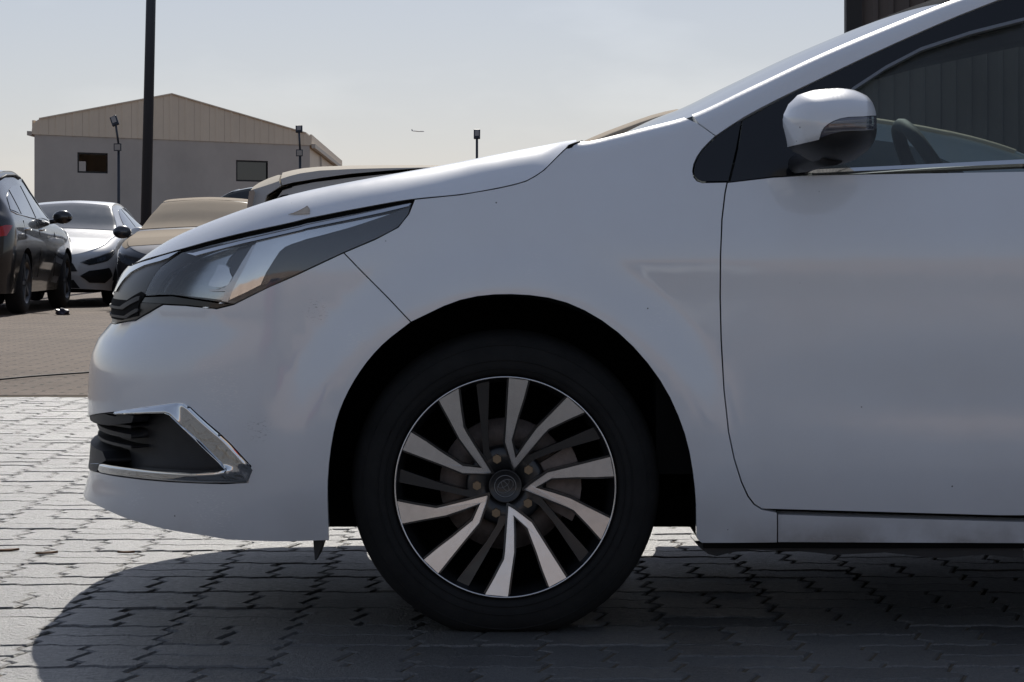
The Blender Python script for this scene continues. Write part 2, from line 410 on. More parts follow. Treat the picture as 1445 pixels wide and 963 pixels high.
def far_mat():
    m, n, l, b, bp = pave_mat('brown_paver', (.10, .066, .046), (.21, .15, .11), rough=.85, spec=.3)
    g = n.new('ShaderNodeNewGeometry'); br = n.new('ShaderNodeTexBrick')
    br.inputs['Scale'].default_value = 1; br.inputs['Brick Width'].default_value = .256; br.inputs['Row Height'].default_value = .128
    br.inputs['Mortar Size'].default_value = .013; br.inputs['Mortar Smooth'].default_value = .3
    br.inputs['Color1'].default_value = (1, 1, 1, 1); br.inputs['Color2'].default_value = (.8, .78, .76, 1); br.inputs['Mortar'].default_value = (.25, .24, .23, 1)
    dn = n.new('ShaderNodeTexNoise'); dn.inputs['Scale'].default_value = 6
    l.new(g.outputs['Position'], dn.inputs['Vector'])
    va = n.new('ShaderNodeVectorMath'); va.operation = 'MULTIPLY_ADD'; va.inputs[1].default_value = (.04, .04, 0); l.new(dn.outputs['Color'], va.inputs[0]); l.new(g.outputs['Position'], va.inputs[2])
    l.new(va.outputs[0], br.inputs['Vector'])
    mm = n.new('ShaderNodeMixRGB'); mm.blend_type = 'MULTIPLY'; mm.inputs[0].default_value = 1
    src = b.inputs['Base Color'].links[0].from_socket
    l.new(src, mm.inputs[1]); l.new(br.outputs['Color'], mm.inputs[2])
    big = n.new('ShaderNodeTexNoise'); big.inputs['Scale'].default_value = .45; big.inputs['Detail'].default_value = 5; l.new(g.outputs['Position'], big.inputs['Vector'])
    rr = n.new('ShaderNodeValToRGB'); rr.color_ramp.elements[0].position = .35; rr.color_ramp.elements[0].color = (.78, .76, .74, 1); rr.color_ramp.elements[1].position = .65
    rr.color_ramp.elements[1].color = (1.1, 1.1, 1.1, 1); l.new(big.outputs['Fac'], rr.inputs[0])
    m4 = n.new('ShaderNodeMixRGB'); m4.blend_type = 'MULTIPLY'; m4.inputs[0].default_value = 1
    l.new(mm.outputs[0], m4.inputs[1]); l.new(rr.outputs[0], m4.inputs[2]); l.new(m4.outputs[0], b.inputs['Base Color'])
    return m
MT['far'] = far_mat()
Y_EDGE = ground_Y(558)
# one ground sheet to the horizon, the far brown paving above it, the near grey paving on its sand bed
def sheet(name, x0, x1, y0, y1, z, mat):
    o = mesh(name, [(x0,y0,z),(x1,y0,z),(x1,y1,z),(x0,y1,z)], [(0,1,2,3)], mat, None, False); tag(o, kind='structure'); return o
MT['earth'] = pmat('sandy_earth', (.28, .23, .18), .95, vary=.25, vscale=.4)
sheet('ground', -3000, 3000, -3000, 9000, -.05, MT['earth'])
sheet('far_pavement', -120, 120, Y_EDGE+.02, 180, -.002, MT['far'])
near = sheet('near_pavement', -14, 14, -9, Y_EDGE+.02, -.0046, MT['joint'])

def zig(L, a, n):
    """zigzag offsets along an edge of length L made of n teeth"""
    out = []
    for k in range(n):
        b = k*L/n; s = L/n
        out += [(b, 0), (b+.40*s, a), (b+.60*s, -a)]
    return out
def paver_outline(w, h, ax, ay):
    nx, ny = max(1, round(w/.128)), max(1, round(h/.128))
    bot = [(x, o) for x, o in zig(w, ax, nx)]; top = [(x, h+o) for x, o in zig(w, ax, nx)]+[(w, h)]
    rig = [(w+o, y) for y, o in zig(h, ay, ny)]; lef = [(o, y) for y, o in zig(h, ay, ny)]+[(0, h)]
    return np.array(bot+rig+top[::-1][:-1]+lef[::-1][:-1])
def paver_geo(w, h, gap=.0034):
    o = paver_outline(w, h, .0085, .015); o = inset(o, gap); t = inset(o, .004)
    n = len(o); c = np.array([w/2, h/2])
    vs = [(*p-c, -.03) for p in o]+[(*p-c, -.0035) for p in o]+[(*p-c, 0) for p in t]
    fs = []
    for i in range(n):
        j = (i+1) % n; fs += [(i, j, n+j, n+i), (n+i, n+j, 2*n+j, 2*n+i)]
    fs.append(tuple(range(2*n, 3*n)))
    return vs, fs
GEO = {'h': paver_geo(CELL, CELL/2), 'v': paver_geo(CELL/2, CELL)}
PME = {}
for k, (vs, fs) in GEO.items():
    me = bpy.data.meshes.new('paver'); me.from_pydata(vs, [], fs); me.materials.append(MT['paver']); PME[k] = me
slots = []
for i in range(-40, 40):
    for j in range(-30, 60):
        x, y = i*CELL+.06, j*CELL-.9
        if y+CELL > Y_EDGE+.01: continue
        if (i+j) % 2: slots += [('h', x+CELL/2, y+CELL/4), ('h', x+CELL/2, y+CELL*.75)]
        else: slots += [('v', x+CELL/4, y+CELL/2), ('v', x+CELL*.75, y+CELL/2)]
def shows(s):
    k, x, y = s; d = y+D
    if d < 4.2: return False
    px, py = 722.5+x*F/d, HZ+K/d
    if not (-25 < px < 1470 and py < 985): return False
    if py < 752: return px < 160+ (py-600)*1.2 if py > 700 else px < 150
    return not (560 < px < 860 and py < 890)
vis = sorted([s for s in slots if shows(s)], key=lambda s: s[2])
single = vis[:298]; sset = set(single)
rest_v, rest_f = [], []
for s in slots:
    k, x, y = s
    dz = RNG.uniform(-.0022, .0012); ra = RNG.uniform(-.012, .012); rx, ry = RNG.uniform(-.008, .008, 2)
    if s in sset:
        o = link('paver', PME[k], None, near); o.location = (x, y, dz+.012-.012); o.rotation_euler = (rx, ry, ra)
    else:
        b = len(rest_v); ca, sa = math.cos(ra), math.sin(ra)
        for (vx, vy, vz) in GEO[k][0]: rest_v.append((x+vx*ca-vy*sa, y+vx*sa+vy*ca, vz+dz+vx*-ry+vy*rx))
        rest_f += [tuple(b+q for q in f) for f in GEO[k][1]]
me = bpy.data.meshes.new('distant_pavers'); me.from_pydata(rest_v, [], rest_f); o = link('distant_pavers', me, MT['paver'], near); o['kind'] = 'stuff'

# ================================================================ WHITE CAR
YC = .8875
CAR = empty('white_sedan', (0, 0, 0), 'dusty white sedan seen from its side, front wheel and open-edged bumper filling the foreground', 'car')
XA, XB, NE, NT = -.42, 3.05, 2.0/2.6, 2.0/3.0
def arc_table(a, b, e):
    th = np.linspace(0, math.pi/2, 400); x = a*np.sin(th)**e; y = b*np.cos(th)**e
    s = np.concatenate([[0], np.cumsum(np.hypot(np.diff(x), np.diff(y)))]); return th, s
TH_N, S_N = arc_table(.6, .8875, NE); TH_T, S_T = arc_table(.57, .8875, NT)
TC = XA-S_N[-1]; TR = XB+S_T[-1]                                   # t on the centre plane at the nose and at the tail
Z_SIL = pchip([-1.2, -.1, .05, .14, .217, .283, .335, .365, .503, .657, .8125, .94, 1.1, 1.3, 1.55, 1.9, 2.3, 2.6, 2.9, 3.1, 3.3, 3.75],
              [1.3, 1.15, 1.06, 1.013, 1.028, 1.045, 1.058, 1.067, 1.131, 1.204, 1.270, 1.321, 1.375, 1.42, 1.45, 1.455, 1.42, 1.35, 1.22, 1.11, 1.065, 1.03])
WX, WZ = float(at(713, 688, .02)[0]), float(at(713, 688, .02)[2])
WX2 = WX+2.7
def side_off(x, z):
    o = .42*np.clip(.44-z, 0, 1)**2
    u = np.clip(z-.72, 0, .24); o = o+.9*u*u+.43*np.clip(z-.96, 0, 2)
    o = o+.006*np.exp(-((z-.47)/.09)**2)*smooth(.42, .9, x)*smooth(2.3, 1.9, x)      # hollow low in the doors
    o = o-.004*np.exp(-((z-.79-.02*x)/.06)**2)*smooth(-.2, .3, x)*smooth(3.2, 2.8, x)  # shoulder line
    for wx in (WX, WX2):
        r = np.hypot(x-wx, z-WZ); o = o-.016*smooth(.52, .40, r)*smooth(.15, .3, z)
    zs = Z_SIL(x); Rr = .032; d = np.clip(zs-z, .0004, Rr)
    o = o+np.where(zs-z < Rr, Rr-np.sqrt(np.maximum(Rr*Rr-(Rr-d)**2, 0)), 0)
    return o
def nose_min(xt, w):
    th = np.linspace(.3, math.pi/2, 300); x = XA-(XA-xt)*np.sin(th)**NE; y = YC-w*np.cos(th)**NE
    i = np.argmin(x/(D+y)); return x[i]/(D+y[i])*F+722.5, y[i]
SIL = [(189,371),(172,392),(162,414),(158.5,434),(159,452),(151,463),(141,475),(132,494),(127,515),(125,545),(124,572),(125.5,590),(131,602),(131,630),(128,655),(124,675),(117,703),(117,722)]
zz, xx = [], []
for px, py in SIL:
    lo, hi = -1.4, -.6; y = .4
    for _ in range(26):
        mid = (lo+hi)/2; p, y = nose_min(mid, .87)
        if p > px: hi = mid
        else: lo = mid
    zz.append(H+(HZ-py)*(D+y)/F); xx.append(mid)
zz, xx = np.array(zz)[::-1], np.array(xx)[::-1]
XTIP = pchip(np.concatenate([[zz[0]-.2], zz, [zz[-1]+.3]]), np.concatenate([[xx[0]], xx, [xx[-1]+.25]]))
XTAIL = pchip([0, .25, .4, .6, .85, 1.0, 1.1], [3.5, 3.56, 3.6, 3.61, 3.58, 3.55, 3.52])
def M(t, z):
    """the skin of the car body: t runs along the side and round nose and tail, z up"""
    t = np.asarray(t, float); z = np.asarray(z, float)
    far_n = t < TC; far_t = t > TR
    tt = np.where(far_n, 2*TC-t, np.where(far_t, 2*TR-t, t))
    thn = np.interp(np.clip(XA-tt, 0, None), S_N, TH_N); tht = np.interp(np.clip(tt-XB, 0, None), S_T, TH_T)
    xn = XA-(XA-XTIP(z))*np.sin(thn)**NE; xt = XB+(XTAIL(z)-XB)*np.sin(tht)**NT
    x = np.where(tt < XA, xn, np.where(tt > XB, xt, tt))
    w = YC-side_off(x, z)
    k = np.where(tt < XA, np.maximum(np.cos(thn), 0)**NE, np.where(tt > XB, np.maximum(np.cos(tht), 0)**NT, 1))
    y = YC-w*k
    y = np.where(far_n | far_t, 2*YC-y, y)
    return np.stack([x, y, z], -1)
def on(px, py):
    """(t, z) of the body skin seen at a photo pixel, near side"""
    y = .1; t = 0.
    ts = np.linspace(TC+.001, 3.4, 900)
    for _ in range(12):
        z = H+(HZ-py)*(D+y)/F
        X = M(ts, np.full_like(ts, z)); u = 722.5+X[:, 0]*F/(D+X[:, 1])
        i = int(np.argmin(u)); uu = u[i:]; tt = ts[i:]
        t = float(np.interp(px, uu, tt)); y2 = float(M(np.array([t]), np.array([z]))[0, 1])
        y = .5*y+.5*y2
    return np.array([t, H+(HZ-py)*(D+y)/F])
def ons(pts): return [on(*p) for p in pts]
def skin(px, py): p = on(px, py); return tuple(M(np.array([p[0]]), np.array([p[1]]))[0])
SCUFFS = [skin(447, 438)+(.034,), skin(200, 505)+(.06,), skin(300, 535)+(.08,), skin(318, 560)+(.07,), skin(498, 476)+(.05,), skin(365, 605)+(.034,), skin(300, 722)+(.07,), skin(190, 700)+(.045,), skin(930, 455)+(.05,), skin(750, 375)+(.04,)]
MT['white'] = paint_mat()
def flipt(pts): return [np.array([2*TC-p[0], p[1]]) for p in pts][::-1]

ARCH = [(580,455),(540,487),(509,524),(485,567),(471,612),(463,680),(465,763)]       # wheel arch, front half
ARCH_R = [(982,757),(980,690),(966,613),(931,537),(872,470),(800,428),(722,416),(650,424),(580,455)]
LAMP_LOW = [(585,281),(577,302),(562,321),(530,338),(485,357),(430,383),(380,405),(330,430),(306,436)]
# --- front bumper, right round the nose, with one opening for the lower grille and both fog recesses
top = ons([(485,357),(430,383),(380,405),(330,430),(306,436),(285,434),(262,431.5),(231,430),(212,441),(192,452.5),(163,457.5)])
low = ons(curve([(465,763),(400,765),(345,763.5),(320,762),(285,756),(235,748),(190,736),(160,725),(122,706)], 3))
topc = np.array([TC, top[-1][1]-.004]); lowc = np.array([TC, low[-1][1]+.004])
nearside = ons(curve(ARCH, 3))
half = top[::-1]+nearside[0:0]+[]                      # from the nose back to the lamp
outl = [topc]+top[::-1]+ons([(516,389),(548,421)])+nearside+low[1:]+[lowc]
bumper_out = outl+flipt(outl)[1:-1]
hole_near = ons([(125.5,587.5),(160,582),(200,577),(255,570),(268,575),(310,612),(354,658),(350,681),(318,683),(240,680),(180,674),(138,666)])
hz0, hz1 = hole_near[0][1]-.006, hole_near[-1][1]-.002
hole = [np.array([TC, hz0])]+hole_near+[np.array([TC, hz1])]
bumper_hole = hole+flipt(hole)[1:-1]
panel('front_bumper', bumper_out, M, MT['white'], CAR, [bumper_hole], .032, .0012, flange=.02, hole_flange=.005, edge_step=.018)
# recess behind the opening
rec = [np.array([TC, hz0-.0])]+[p+np.array([0, 0]) for p in hole_near]+[np.array([TC, hz1])]
rec_out = inset(rec+flipt(rec)[1:-1], -.012)
def Mdeep(depth, lean=0):
    def f(t, z):
        X = M(t, z); e = 2e-3
        n = np.cross(M(t+e, z)-M(t-e, z), M(t, z+e)-M(t, z-e)); n /= np.maximum(np.linalg.norm(n, axis=-1, keepdims=True), 1e-9)
        return X-n*np.asarray(depth)[..., None] if np.ndim(depth) else X-n*depth
    return f

def band(name, line, P0, P1, mat, parent, closed=False, thick=0):
    """a wall joining the same (u, v) line on two surfaces"""
    L = densify(line, .02) if closed else np.array([p for p in line])
    A, B = P0(L[:, 0], L[:, 1]), P1(L[:, 0], L[:, 1]); n = len(L)
    return mesh(name, np.concatenate([A, B]), [(i, (i+1) % n, n+(i+1) % n, n+i) for i in range(n if closed else n-1)], mat, parent)
panel('lower_grille_recess', rec_out, Mdeep(.055), MT['black'], CAR, step=.05, flange=0)
band('opening_surround', inset(bumper_hole, -.001), Mdeep(.004), Mdeep(.06), MT['black'], CAR, True)
def Mdome(poly, w, h, base=0, P=M):
    """the skin raised to a rounded section inside an outline"""
    q = densify(poly, .004); 
    def f(t, z):
        t = np.asarray(t, float); z = np.asarray(z, float); sh = t.shape; p = np.stack([t.ravel(), z.ravel()], 1); d = np.full(len(p), 9.)
        a, b = q, np.roll(q, -1, 0); ab = b-a; L2 = np.maximum((ab**2).sum(1), 1e-12)
        for i in range(0, len(p), 400):
            pp = p[i:i+400, None]; k = np.clip(((pp-a)*ab).sum(2)/L2, 0, 1); d[i:i+400] = np.sqrt(((pp-a-k[..., None]*ab)**2).sum(2)).min(1)
        k = np.clip(d/w, 0, 1); off = base+h*(1-(1-k)**2)
        X = P(t, z); e = 2e-3; n = np.cross(P(t+e, z)-P(t-e, z), P(t, z+e)-P(t, z-e)); n /= np.maximum(np.linalg.norm(n, axis=-1, keepdims=True), 1e-9)
        return X+n*off.reshape(sh)[..., None]
    return f
# chrome surround of the fog recess, in two facets
fog = ons([(161,581.5),(205,574.5),(248.6,568.6),(259,569.5),(266.6,574.5),(310,614),(351,656),(356.5,664),(350,681),(290,681.5),(218,677),(175,672),(139,666),(142.4,654),(180,660),(218,664.5),(272,668),(305,666.5),(319.5,663.5),(311.6,654.4),(276,619),(241,585.5),(234,583),(162,585)])
def segd(line, t, z):
    q = np.array(line); p = np.stack([np.ravel(t), np.ravel(z)], 1); d = np.full(len(p), 9.)
    for a, b in zip(q[:-1], q[1:]):
        ab = b-a; k = np.clip(((p-a)*ab).sum(1)/max((ab**2).sum(), 1e-12), 0, 1); d = np.minimum(d, np.sqrt(((p-a-k[:, None]*ab)**2).sum(1)))
    return d.reshape(np.shape(t))
f_out, f_in = fog[:13], [fog[-1]]+fog[:12:-1]
t_cor, z_bot = on(259, 570)[0], on(330, 661)[1]
fdome = Mdome(fog, .006, .0035, .0)
def ffacet(t, z):
    a, b = segd(f_in, t, z), segd(f_out, t, z); k = np.clip(a/np.maximum(a+b, 1e-6), 0, 1)
    slant = smooth(t_cor-.016, t_cor+.008, t)*smooth(z_bot-.008, z_bot+.012, z)
    r = (1-slant)*(1-k)+slant*k
    X = fdome(t, z); X[..., 1] -= .0115*r*smooth(0, .0015, np.minimum(a, b)); return X
fo = panel('fog_recess_trim', fog, ffacet, MT['chrome'], CAR, step=.006, flange=.03, edge_step=.004, extra=np.concatenate([inset(densify(fog, .004), g) for g in (.0025, .0055, .009, .013)]))
m_ = mirror(fo)
edge = ons([(162,585),(234,583.2),(241,585.7),(276,619.2),(311.6,654.6),(319,663)])
band('trim_inner_facet', edge, Mdeep(-.0068), Mdeep(.022), MT['chrome'], fo)
edge2 = ons([(142.4,654),(180,660),(218,664.5),(272,668),(305,666.6)])
band('trim_inner_facet', edge2, Mdeep(-.0068), Mdeep(.04), MT['chrome'], fo)
# black lip and slats of the lower grille
strip_sym0 = [(126,587),(160,582.5),(187,587),(184,597),(152,601),(133,598)]
lip = ons([(147,637),(152,650),(141,657),(139,667),(129.5,664)])
lipc = [np.array([TC, lip[0][1]+.004])]+lip+[np.array([TC, lip[-1][1]+.003])]
panel('grille_lip', lipc+flipt(lipc)[1:-1], M, MT['black'], CAR, step=.03, off=.004, flange=.06, edge_step=.015)
for py in (606, 620, 634):
    a, b = on(178, py), on(178, py-4)
    sl_ = [np.array([TC, a[1]+.004]), a, b, np.array([TC, b[1]+.004])]
    panel('grille_slat', sl_+flipt(sl_)[1:-1], Mdeep(.012), MT['black'], CAR, step=.03, flange=.05, edge_step=.02)
# --- upper grille between the lamps
def strip_sym(name, pts, zc0, zc1, mat, off=0, flange=.01, parent=CAR, P=M, step=.02):
    p = ons(pts); o = [np.array([TC, p[0][1]+zc0])]+p+[np.array([TC, p[-1][1]+zc1])]
    return panel(name, o+flipt(o)[1:-1], P, mat, parent, step=step, off=off, flange=flange, edge_step=.012)
strip_sym('bumper_underlip', strip_sym0, -.003, -.003, MT['black'], -.003, .04)
gr = strip_sym('grille', [(188,375.5),(215,366),(255.5,354),(227,376.5),(205,413),(198,424),(197,427),(229,429),(211,439.5),(192,451),(164,456)], -.004, -.004, pmat('grey_grille_plastic', (.035, .033, .03), .35))
strip_sym('grille_chrome_bar', [(187,377.5),(215,368),(254,356),(240,365),(228,369.5),(205,376),(186,386),(173,400),(166,412),(163.5,412)], -.004, -.03, MT['chrome'], .004, .006, gr)
strip_sym('grille_opening', [(180,424),(200,412),(206,416),(197,430),(196,446),(172,452)], .0, .0, MT['liner'], .002, .003, gr)
strip_sym('grille_bar', [(172,433),(196,419),(200,418.5),(199,424),(176,437)], .0, .0, MT['black'], .005, .006, gr)
strip_sym('grille_bar', [(178,446),(194,436),(198,436),(197,440),(180,449.5)], .0, .0, MT['black'], .005, .006, gr)
# --- headlamp
LAMP_TOP = [(256,356.5),(300,345.2),(345,334.4),(424,316.8),(500,301),(582.5,284.8)]
lens_px = LAMP_TOP+LAMP_LOW[1:8]+[(316,428),(281,423),(243,417),(201,418.5),(205,413),(227,376.5)]
lensp = ons(curve(LAMP_TOP, 2)+curve(LAMP_LOW[1:8], 2)+curve([(316,428),(281,423),(243,417),(201,418.5)], 2)+[(205,413),(227,376.5)])
HL = panel('headlight', lensp, Mdeep(.05), MT['lamp_grey'], CAR, step=.03, flange=-.045, edge_step=.012)
lens = panel('lens', lensp, M, MT['lamp_lens'], HL, gap=.0015, step=.02, flange=.004, edge_step=.012)
pc = lambda n, pts, mat, dp, fl=.006: panel(n, ons(pts), Mdeep(dp), mat, HL, step=.02, flange=fl, edge_step=.01)
pc('chrome_bracket', [(361,340),(400,331.5),(440,323.5),(500,311.5),(551,301),(520,312),(490,321.5),(450,332.5),(428,338.5),(411,344),(402,348),(394,354.5),(385,368),(375,384),(367,402),(345,413),(322,423.5),(326,411),(340,384)], MT['chrome'], .006)
pc('smoked_panel', [(551,301.5),(578,290.5),(576,301),(561,320),(529,336.5),(485,355.5),(430,381),(369,402.5),(376,384),(386,368),(395,354.8),(403,348.5),(412,344.5),(430,338.8),(452,333),(491,322)], MT['lamp_dark'], .004)
_lo = np.array(ons([(270,362),(345,343.5),(424,325.5),(500,309),(577,292)]))
def Mlean(t, z):
    X = M(t, z); zl = np.interp(t, _lo[:, 0], _lo[:, 1]); X[..., 1] += -.0035+.5*np.clip(z-zl, -.01, .03); return X
panel('top_strip', ons([(262,357),(300,347),(345,336),(424,318.5),(500,303),(580,287),(577,291),(540,300),(500,308.5),(424,325),(345,343),(276,361)]), Mlean, MT['chrome'], HL, step=.02, flange=.004, edge_step=.008)
#pc('top_strip', [(262,353.5),(300,344),(345,333.2),(424,315.8),(500,300.2),(580,285.5),(577,290),(540,297),(500,305),(424,321.5),(345,340),(276,357)], MT['chrome'], .012)
pc('inner_bezel', [(361,340),(353,345),(338,369),(322,397),(314,405),(306,408),(290,407.5),(291,411),(314,411),(309,425),(318,426),(326,411),(340,384)], MT['satin'], .012)
pc('lower_strip', [(199,420.2),(243,418.5),(281,424.5),(316,429.6),(330,428.5),(306,435),(285,432.8),(262,430.3),(231,428.6),(198,426.5)], MT['gloss_black'], .0)
MT['reflector'] = pmat('lamp_reflector', (.6, .63, .64), .14, 1)
pc('reflector', [(229,378),(300,349),(345,343),(357,341.5),(338,369),(322,397),(314,405),(290,408),(291,411),(314,412),(312,424),(281,420),(243,415),(206,414.5)], MT['reflector'], .022)
pc('reflection_patch', [(303,371.5),(312,373),(319,377),(320.5,384),(324,391),(318,402),(309,405),(296,404.5),(289,402),(291,396),(297,386)], MT['chrome'], .013)  # chrome patch cut to the shape of a bright reflection in the lamp
pc('lamp_shade', [(332,347),(354,343.5),(338,367),(324,389),(320.5,383),(319.5,376),(313,372),(318,362)], MT['lamp_dark'], .016)
pr = at(305, 388, .27); bm = bmesh.new(); bmesh.ops.create_uvsphere(bm, u_segments=20, v_segments=12, radius=.036)
bm.transform(Matrix.Translation(pr)); bm_obj('projector_lens', bm, pmat('projector_glass', (.5, .52, .55), .05, .6, coat=1), HL, True)
mirror(HL); 
# --- front fender
fen_top = [(585,281.5),(650,275),(700,266.5),(725,261),(742,256),(755,249),(768,240),(780,228),(790,218),(800,208.5),(808,204),(817,199.6)]
t_f = ons(fen_top)
sil_x = np.array([.16, .19, .22, .25, .28, .31, .34, .36]); sil = [np.array([x, float(Z_SIL(x))-.0006]) for x in sil_x]
QTR = [(1010,192),(1000,201.5),(991,211),(984,221),(979,232),(977.5,242),(979,250),(983.5,255.5),(991,258),(1026,257.3)]
gapd = [(1026,258),(1023,272),(1018.5,310),(1016.5,360),(1016,420),(1017.5,480),(1021.5,550),(1028,610),(1036,648),(1046,680),(1055,700),(1064,712),(1075,719),(1097,723.5)]
fen = t_f+sil+ons([(984,174)])+ons(QTR)+ons(gapd[1:])+ons([(1097,766.5),(1040,767),(990,767),(985,763)])+ons(curve(ARCH_R, 3))+ons([(548,421),(516,389),(485,357)])+ons([(530,338),(562,321),(577,302)])
def rows(x0, x1, dx=.012): return np.concatenate([[(x, float(Z_SIL(x))-d) for x in np.arange(x0, x1, dx)] for d in (.0012, .003, .006, .01, .015, .021, .027, .033)])
FEN = panel('front_fender', fen, M, MT['white'], CAR, step=.028, gap=.0012, flange=.02, edge_step=.01, extra=rows(.15, .36))
mirror(FEN)
# --- doors, sills, rear quarter
def zb(x): return .966+.018*(x-.55)                                 # belt line
dr = ons(gapd)[:-1]
bl = ons([(1026,257.5),(1090,250),(1145,246.8)])
door = [bl[0], bl[1], bl[2]]+[np.array([x, float(on(1145,246.8)[1])+.018*(x-on(1145,246.8)[0])]) for x in (.9, 1.2, 1.46)]
zbl = lambda x: float(on(1145,246.8)[1])+.018*(x-on(1145,246.8)[0])
zdb = on(1300, 728.5)[1]
door += [np.array([1.47, .8]), np.array([1.47, .5]), np.array([1.47, zdb]), np.array([1.0, zdb])]+dr[::-1][:-1]
DOOR = panel('front_door', door, M, MT['white'], CAR, step=.035, gap=.0018, flange=.022, edge_step=.014)
mirror(DOOR)
rdoor = [np.array(p) for p in ((1.475, zbl(1.47)), (1.9, zbl(1.9)), (2.42, zbl(2.42)), (2.46, .9), (2.36, .72), (2.28, .55), (2.2, .36), (2.1, zdb), (1.475, zdb), (1.475, .5))]
RD = panel('rear_door', rdoor, M, MT['white'], CAR, step=.06, gap=.0018, flange=.022, edge_step=.03); mirror(RD)
for yy in (1.28, 2.2):
    h = rbox('handle', yy, yy+.2, -.035, .03, .845, .872, MT['white'], DOOR if yy < 2 else RD, .01)
sill = ons([(1098,726.5),(1200,730),(1300,733),(1440,737)])+[np.array([2.12, on(1440,737)[1]]), np.array([2.2, .3]), np.array([2.18, .18])]+ons([(1440,767.5),(1300,767),(1098,766)])
SL = panel('sill_panel', sill, lambda t, z: M(t, z)+np.stack([0*t, .006+0*t, 0*t], -1), MT['white'], CAR, step=.04, gap=.0006, flange=.03, edge_step=.02); mirror(SL)
an = np.linspace(0, math.pi, 22); arch2 = [np.array([WX2+.372*math.cos(a), WZ+.39*math.sin(a)]) for a in an]
q_top = [np.array([x, float(Z_SIL(x))-.001]) for x in (2.98, 3.1, 3.2, 3.3, 3.42)]
quarter = [np.array([2.425, zbl(2.42)]), np.array([2.72, zbl(2.72)])]+q_top+[np.array([3.5, .9]), np.array([3.5, .5]), np.array([3.3, .32]), np.array([WX2+.38, .24])]+arch2+[np.array([WX2-.38, .2]), np.array([2.19, .2]), np.array([2.205, .36]), np.array([2.285, .55]), np.array([2.365, .72]), np.array([2.465, .9])]
QP = panel('rear_fender', quarter, M, MT['white'], CAR, step=.06, gap=.0012, flange=.02, edge_step=.03); mirror(QP)
rb_ = [np.array(p) for p in ((3.505, .66), (3.505, .5), (3.3, .33), (WX2+.4, .25), (3.5, .22), (TR, .24), (TR, .66))]
rb2 = rb_+[np.array([2*TR-p[0], p[1]]) for p in rb_[:-2]][::-1]
panel('rear_bumper', rb2, M, MT['white'], CAR, step=.08, flange=.02)
tp_ = [np.array(p) for p in ((3.505, .665), (3.505, .9), (3.44, 1.0), (3.7, 1.0), (TR, 1.0), (TR, .665))]
panel('boot_panel', tp_+[np.array([2*TR-p[0], p[1]]) for p in tp_[:-2]][::-1], M, MT['white'], CAR, step=.08, flange=.02)
tl = panel('tail_light', [np.array(p) for p in ((3.3, .93), (3.52, .95), (3.75, .93), (3.75, .8), (3.52, .78), (3.34, .84))], M, pmat('red_lamp', (.35, .01, .01), .1, coat=1), CAR, step=.05, off=.006, flange=.01); mirror(tl)
# --- A pillar and roof rail
low_px = curve([(1010,192),(1050,165.5),(1100,139),(1150,115),(1225,79),(1300,45),(1355,21.5),(1410,0)], 2)
pil_low = ons(low_px)
x_l = float(pil_low[-1][0])
pil_low2 = [np.array(p) for p in ((1.18, 1.352), (1.3, 1.377), (1.5, 1.397), (1.75, 1.405), (2.0, 1.395), (2.25, 1.36), (2.5, 1.295), (2.65, 1.23), (2.7, 1.1), (2.725, zbl(2.72)))]
xs_ = np.concatenate([np.arange(.375, 1.0, .03), np.arange(1.0, 2.98, .08)])
rail = [np.array([x, float(Z_SIL(x))-.0006]) for x in xs_]
pil = rail+[np.array([2.97, float(Z_SIL(2.97))-.001])]+(pil_low+pil_low2)[::-1]+ons([(985.5,174)])
def rows(x0, x1, dx=.012): return np.concatenate([[(x, float(Z_SIL(x))-d) for x in np.arange(x0, x1, dx)] for d in (.0012, .003, .006, .01, .015, .021, .027, .033)])
PIL = panel('roof_pillar', pil, M, MT['white'], CAR, step=.03, gap=.0008, flange=.015, edge_step=.01, extra=rows(.36, 1.4)); mirror(PIL)
# --- black quarter trim, window frame, glass, belt moulding
panel_q = ons([(1011,193),(1046.5,169.5),(1040,205),(1034,232),(1028,256.3),(991,256.6),(984.5,254),(980,249),(979,242),(980,232.5),(985,222),(992,212),(1001,202.5)])
QT = panel('quarter_trim', panel_q, M, MT['gloss_black'], CAR, step=.02, gap=.001, flange=.015, edge_step=.01); mirror(QT)
GL_top = [(1162,192),(1175,160),(1205,122.5),(1250,93),(1300,67),(1370,44),(1445,25)]
gl_top = ons(GL_top); gl_end = [np.array([1.35, 1.335]), np.array([1.40, 1.33]), np.array([1.44, zbl(1.44)+.006])]
gl_bot = ons([(1440,227),(1300,233.5),(1150,240)])
frame = ons([(1047.5,169.5),(1100,140.5)])+[p-np.array([0, .0]) for p in pil_low[6:]]+pil_low2[:3]+[np.array([1.475, 1.392]), np.array([1.475, zbl(1.47)+.002])]+ons([(1440,232),(1300,238.5),(1145,245.5),(1090,249),(1030,256.5),(1036,232),(1042,205)])
hole_g = gl_top+gl_end+gl_bot
FR = panel('window_frame', frame, M, MT['gloss_black'], DOOR, [hole_g], step=.025, gap=.001, off=-.004, flange=.02, hole_flange=.022, edge_step=.012)
gl = panel('side_window', inset(hole_g, -.006), M, MT['window'], DOOR, step=.05, off=-.02, flange=.004); 
vis_l = ons([(1192,133),(1205,122),(1250,92.5),(1300,66.5),(1370,43.5),(1445,24.5)]); 
wv = [p+np.array([0, -.0]) for p in vis_l]+[p+np.array([0, -.007]) for p in vis_l[::-1]]
panel('window_seal', wv, M, MT['lamp_grey'], DOOR, step=.02, off=-.001, flange=.01, edge_step=.02)
bm_l = ons([(1140,245.5),(1150,241),(1300,234),(1440,227)])+[np.array([1.465, zbl(1.465)+.013]), np.array([1.465, zbl(1.465)+.003])]+ons([(1440,233),(1300,239),(1150,246)])
BMo = panel('belt_moulding', bm_l, M, MT['chrome'], DOOR, step=.02, off=.006, flange=.014, edge_step=.02)
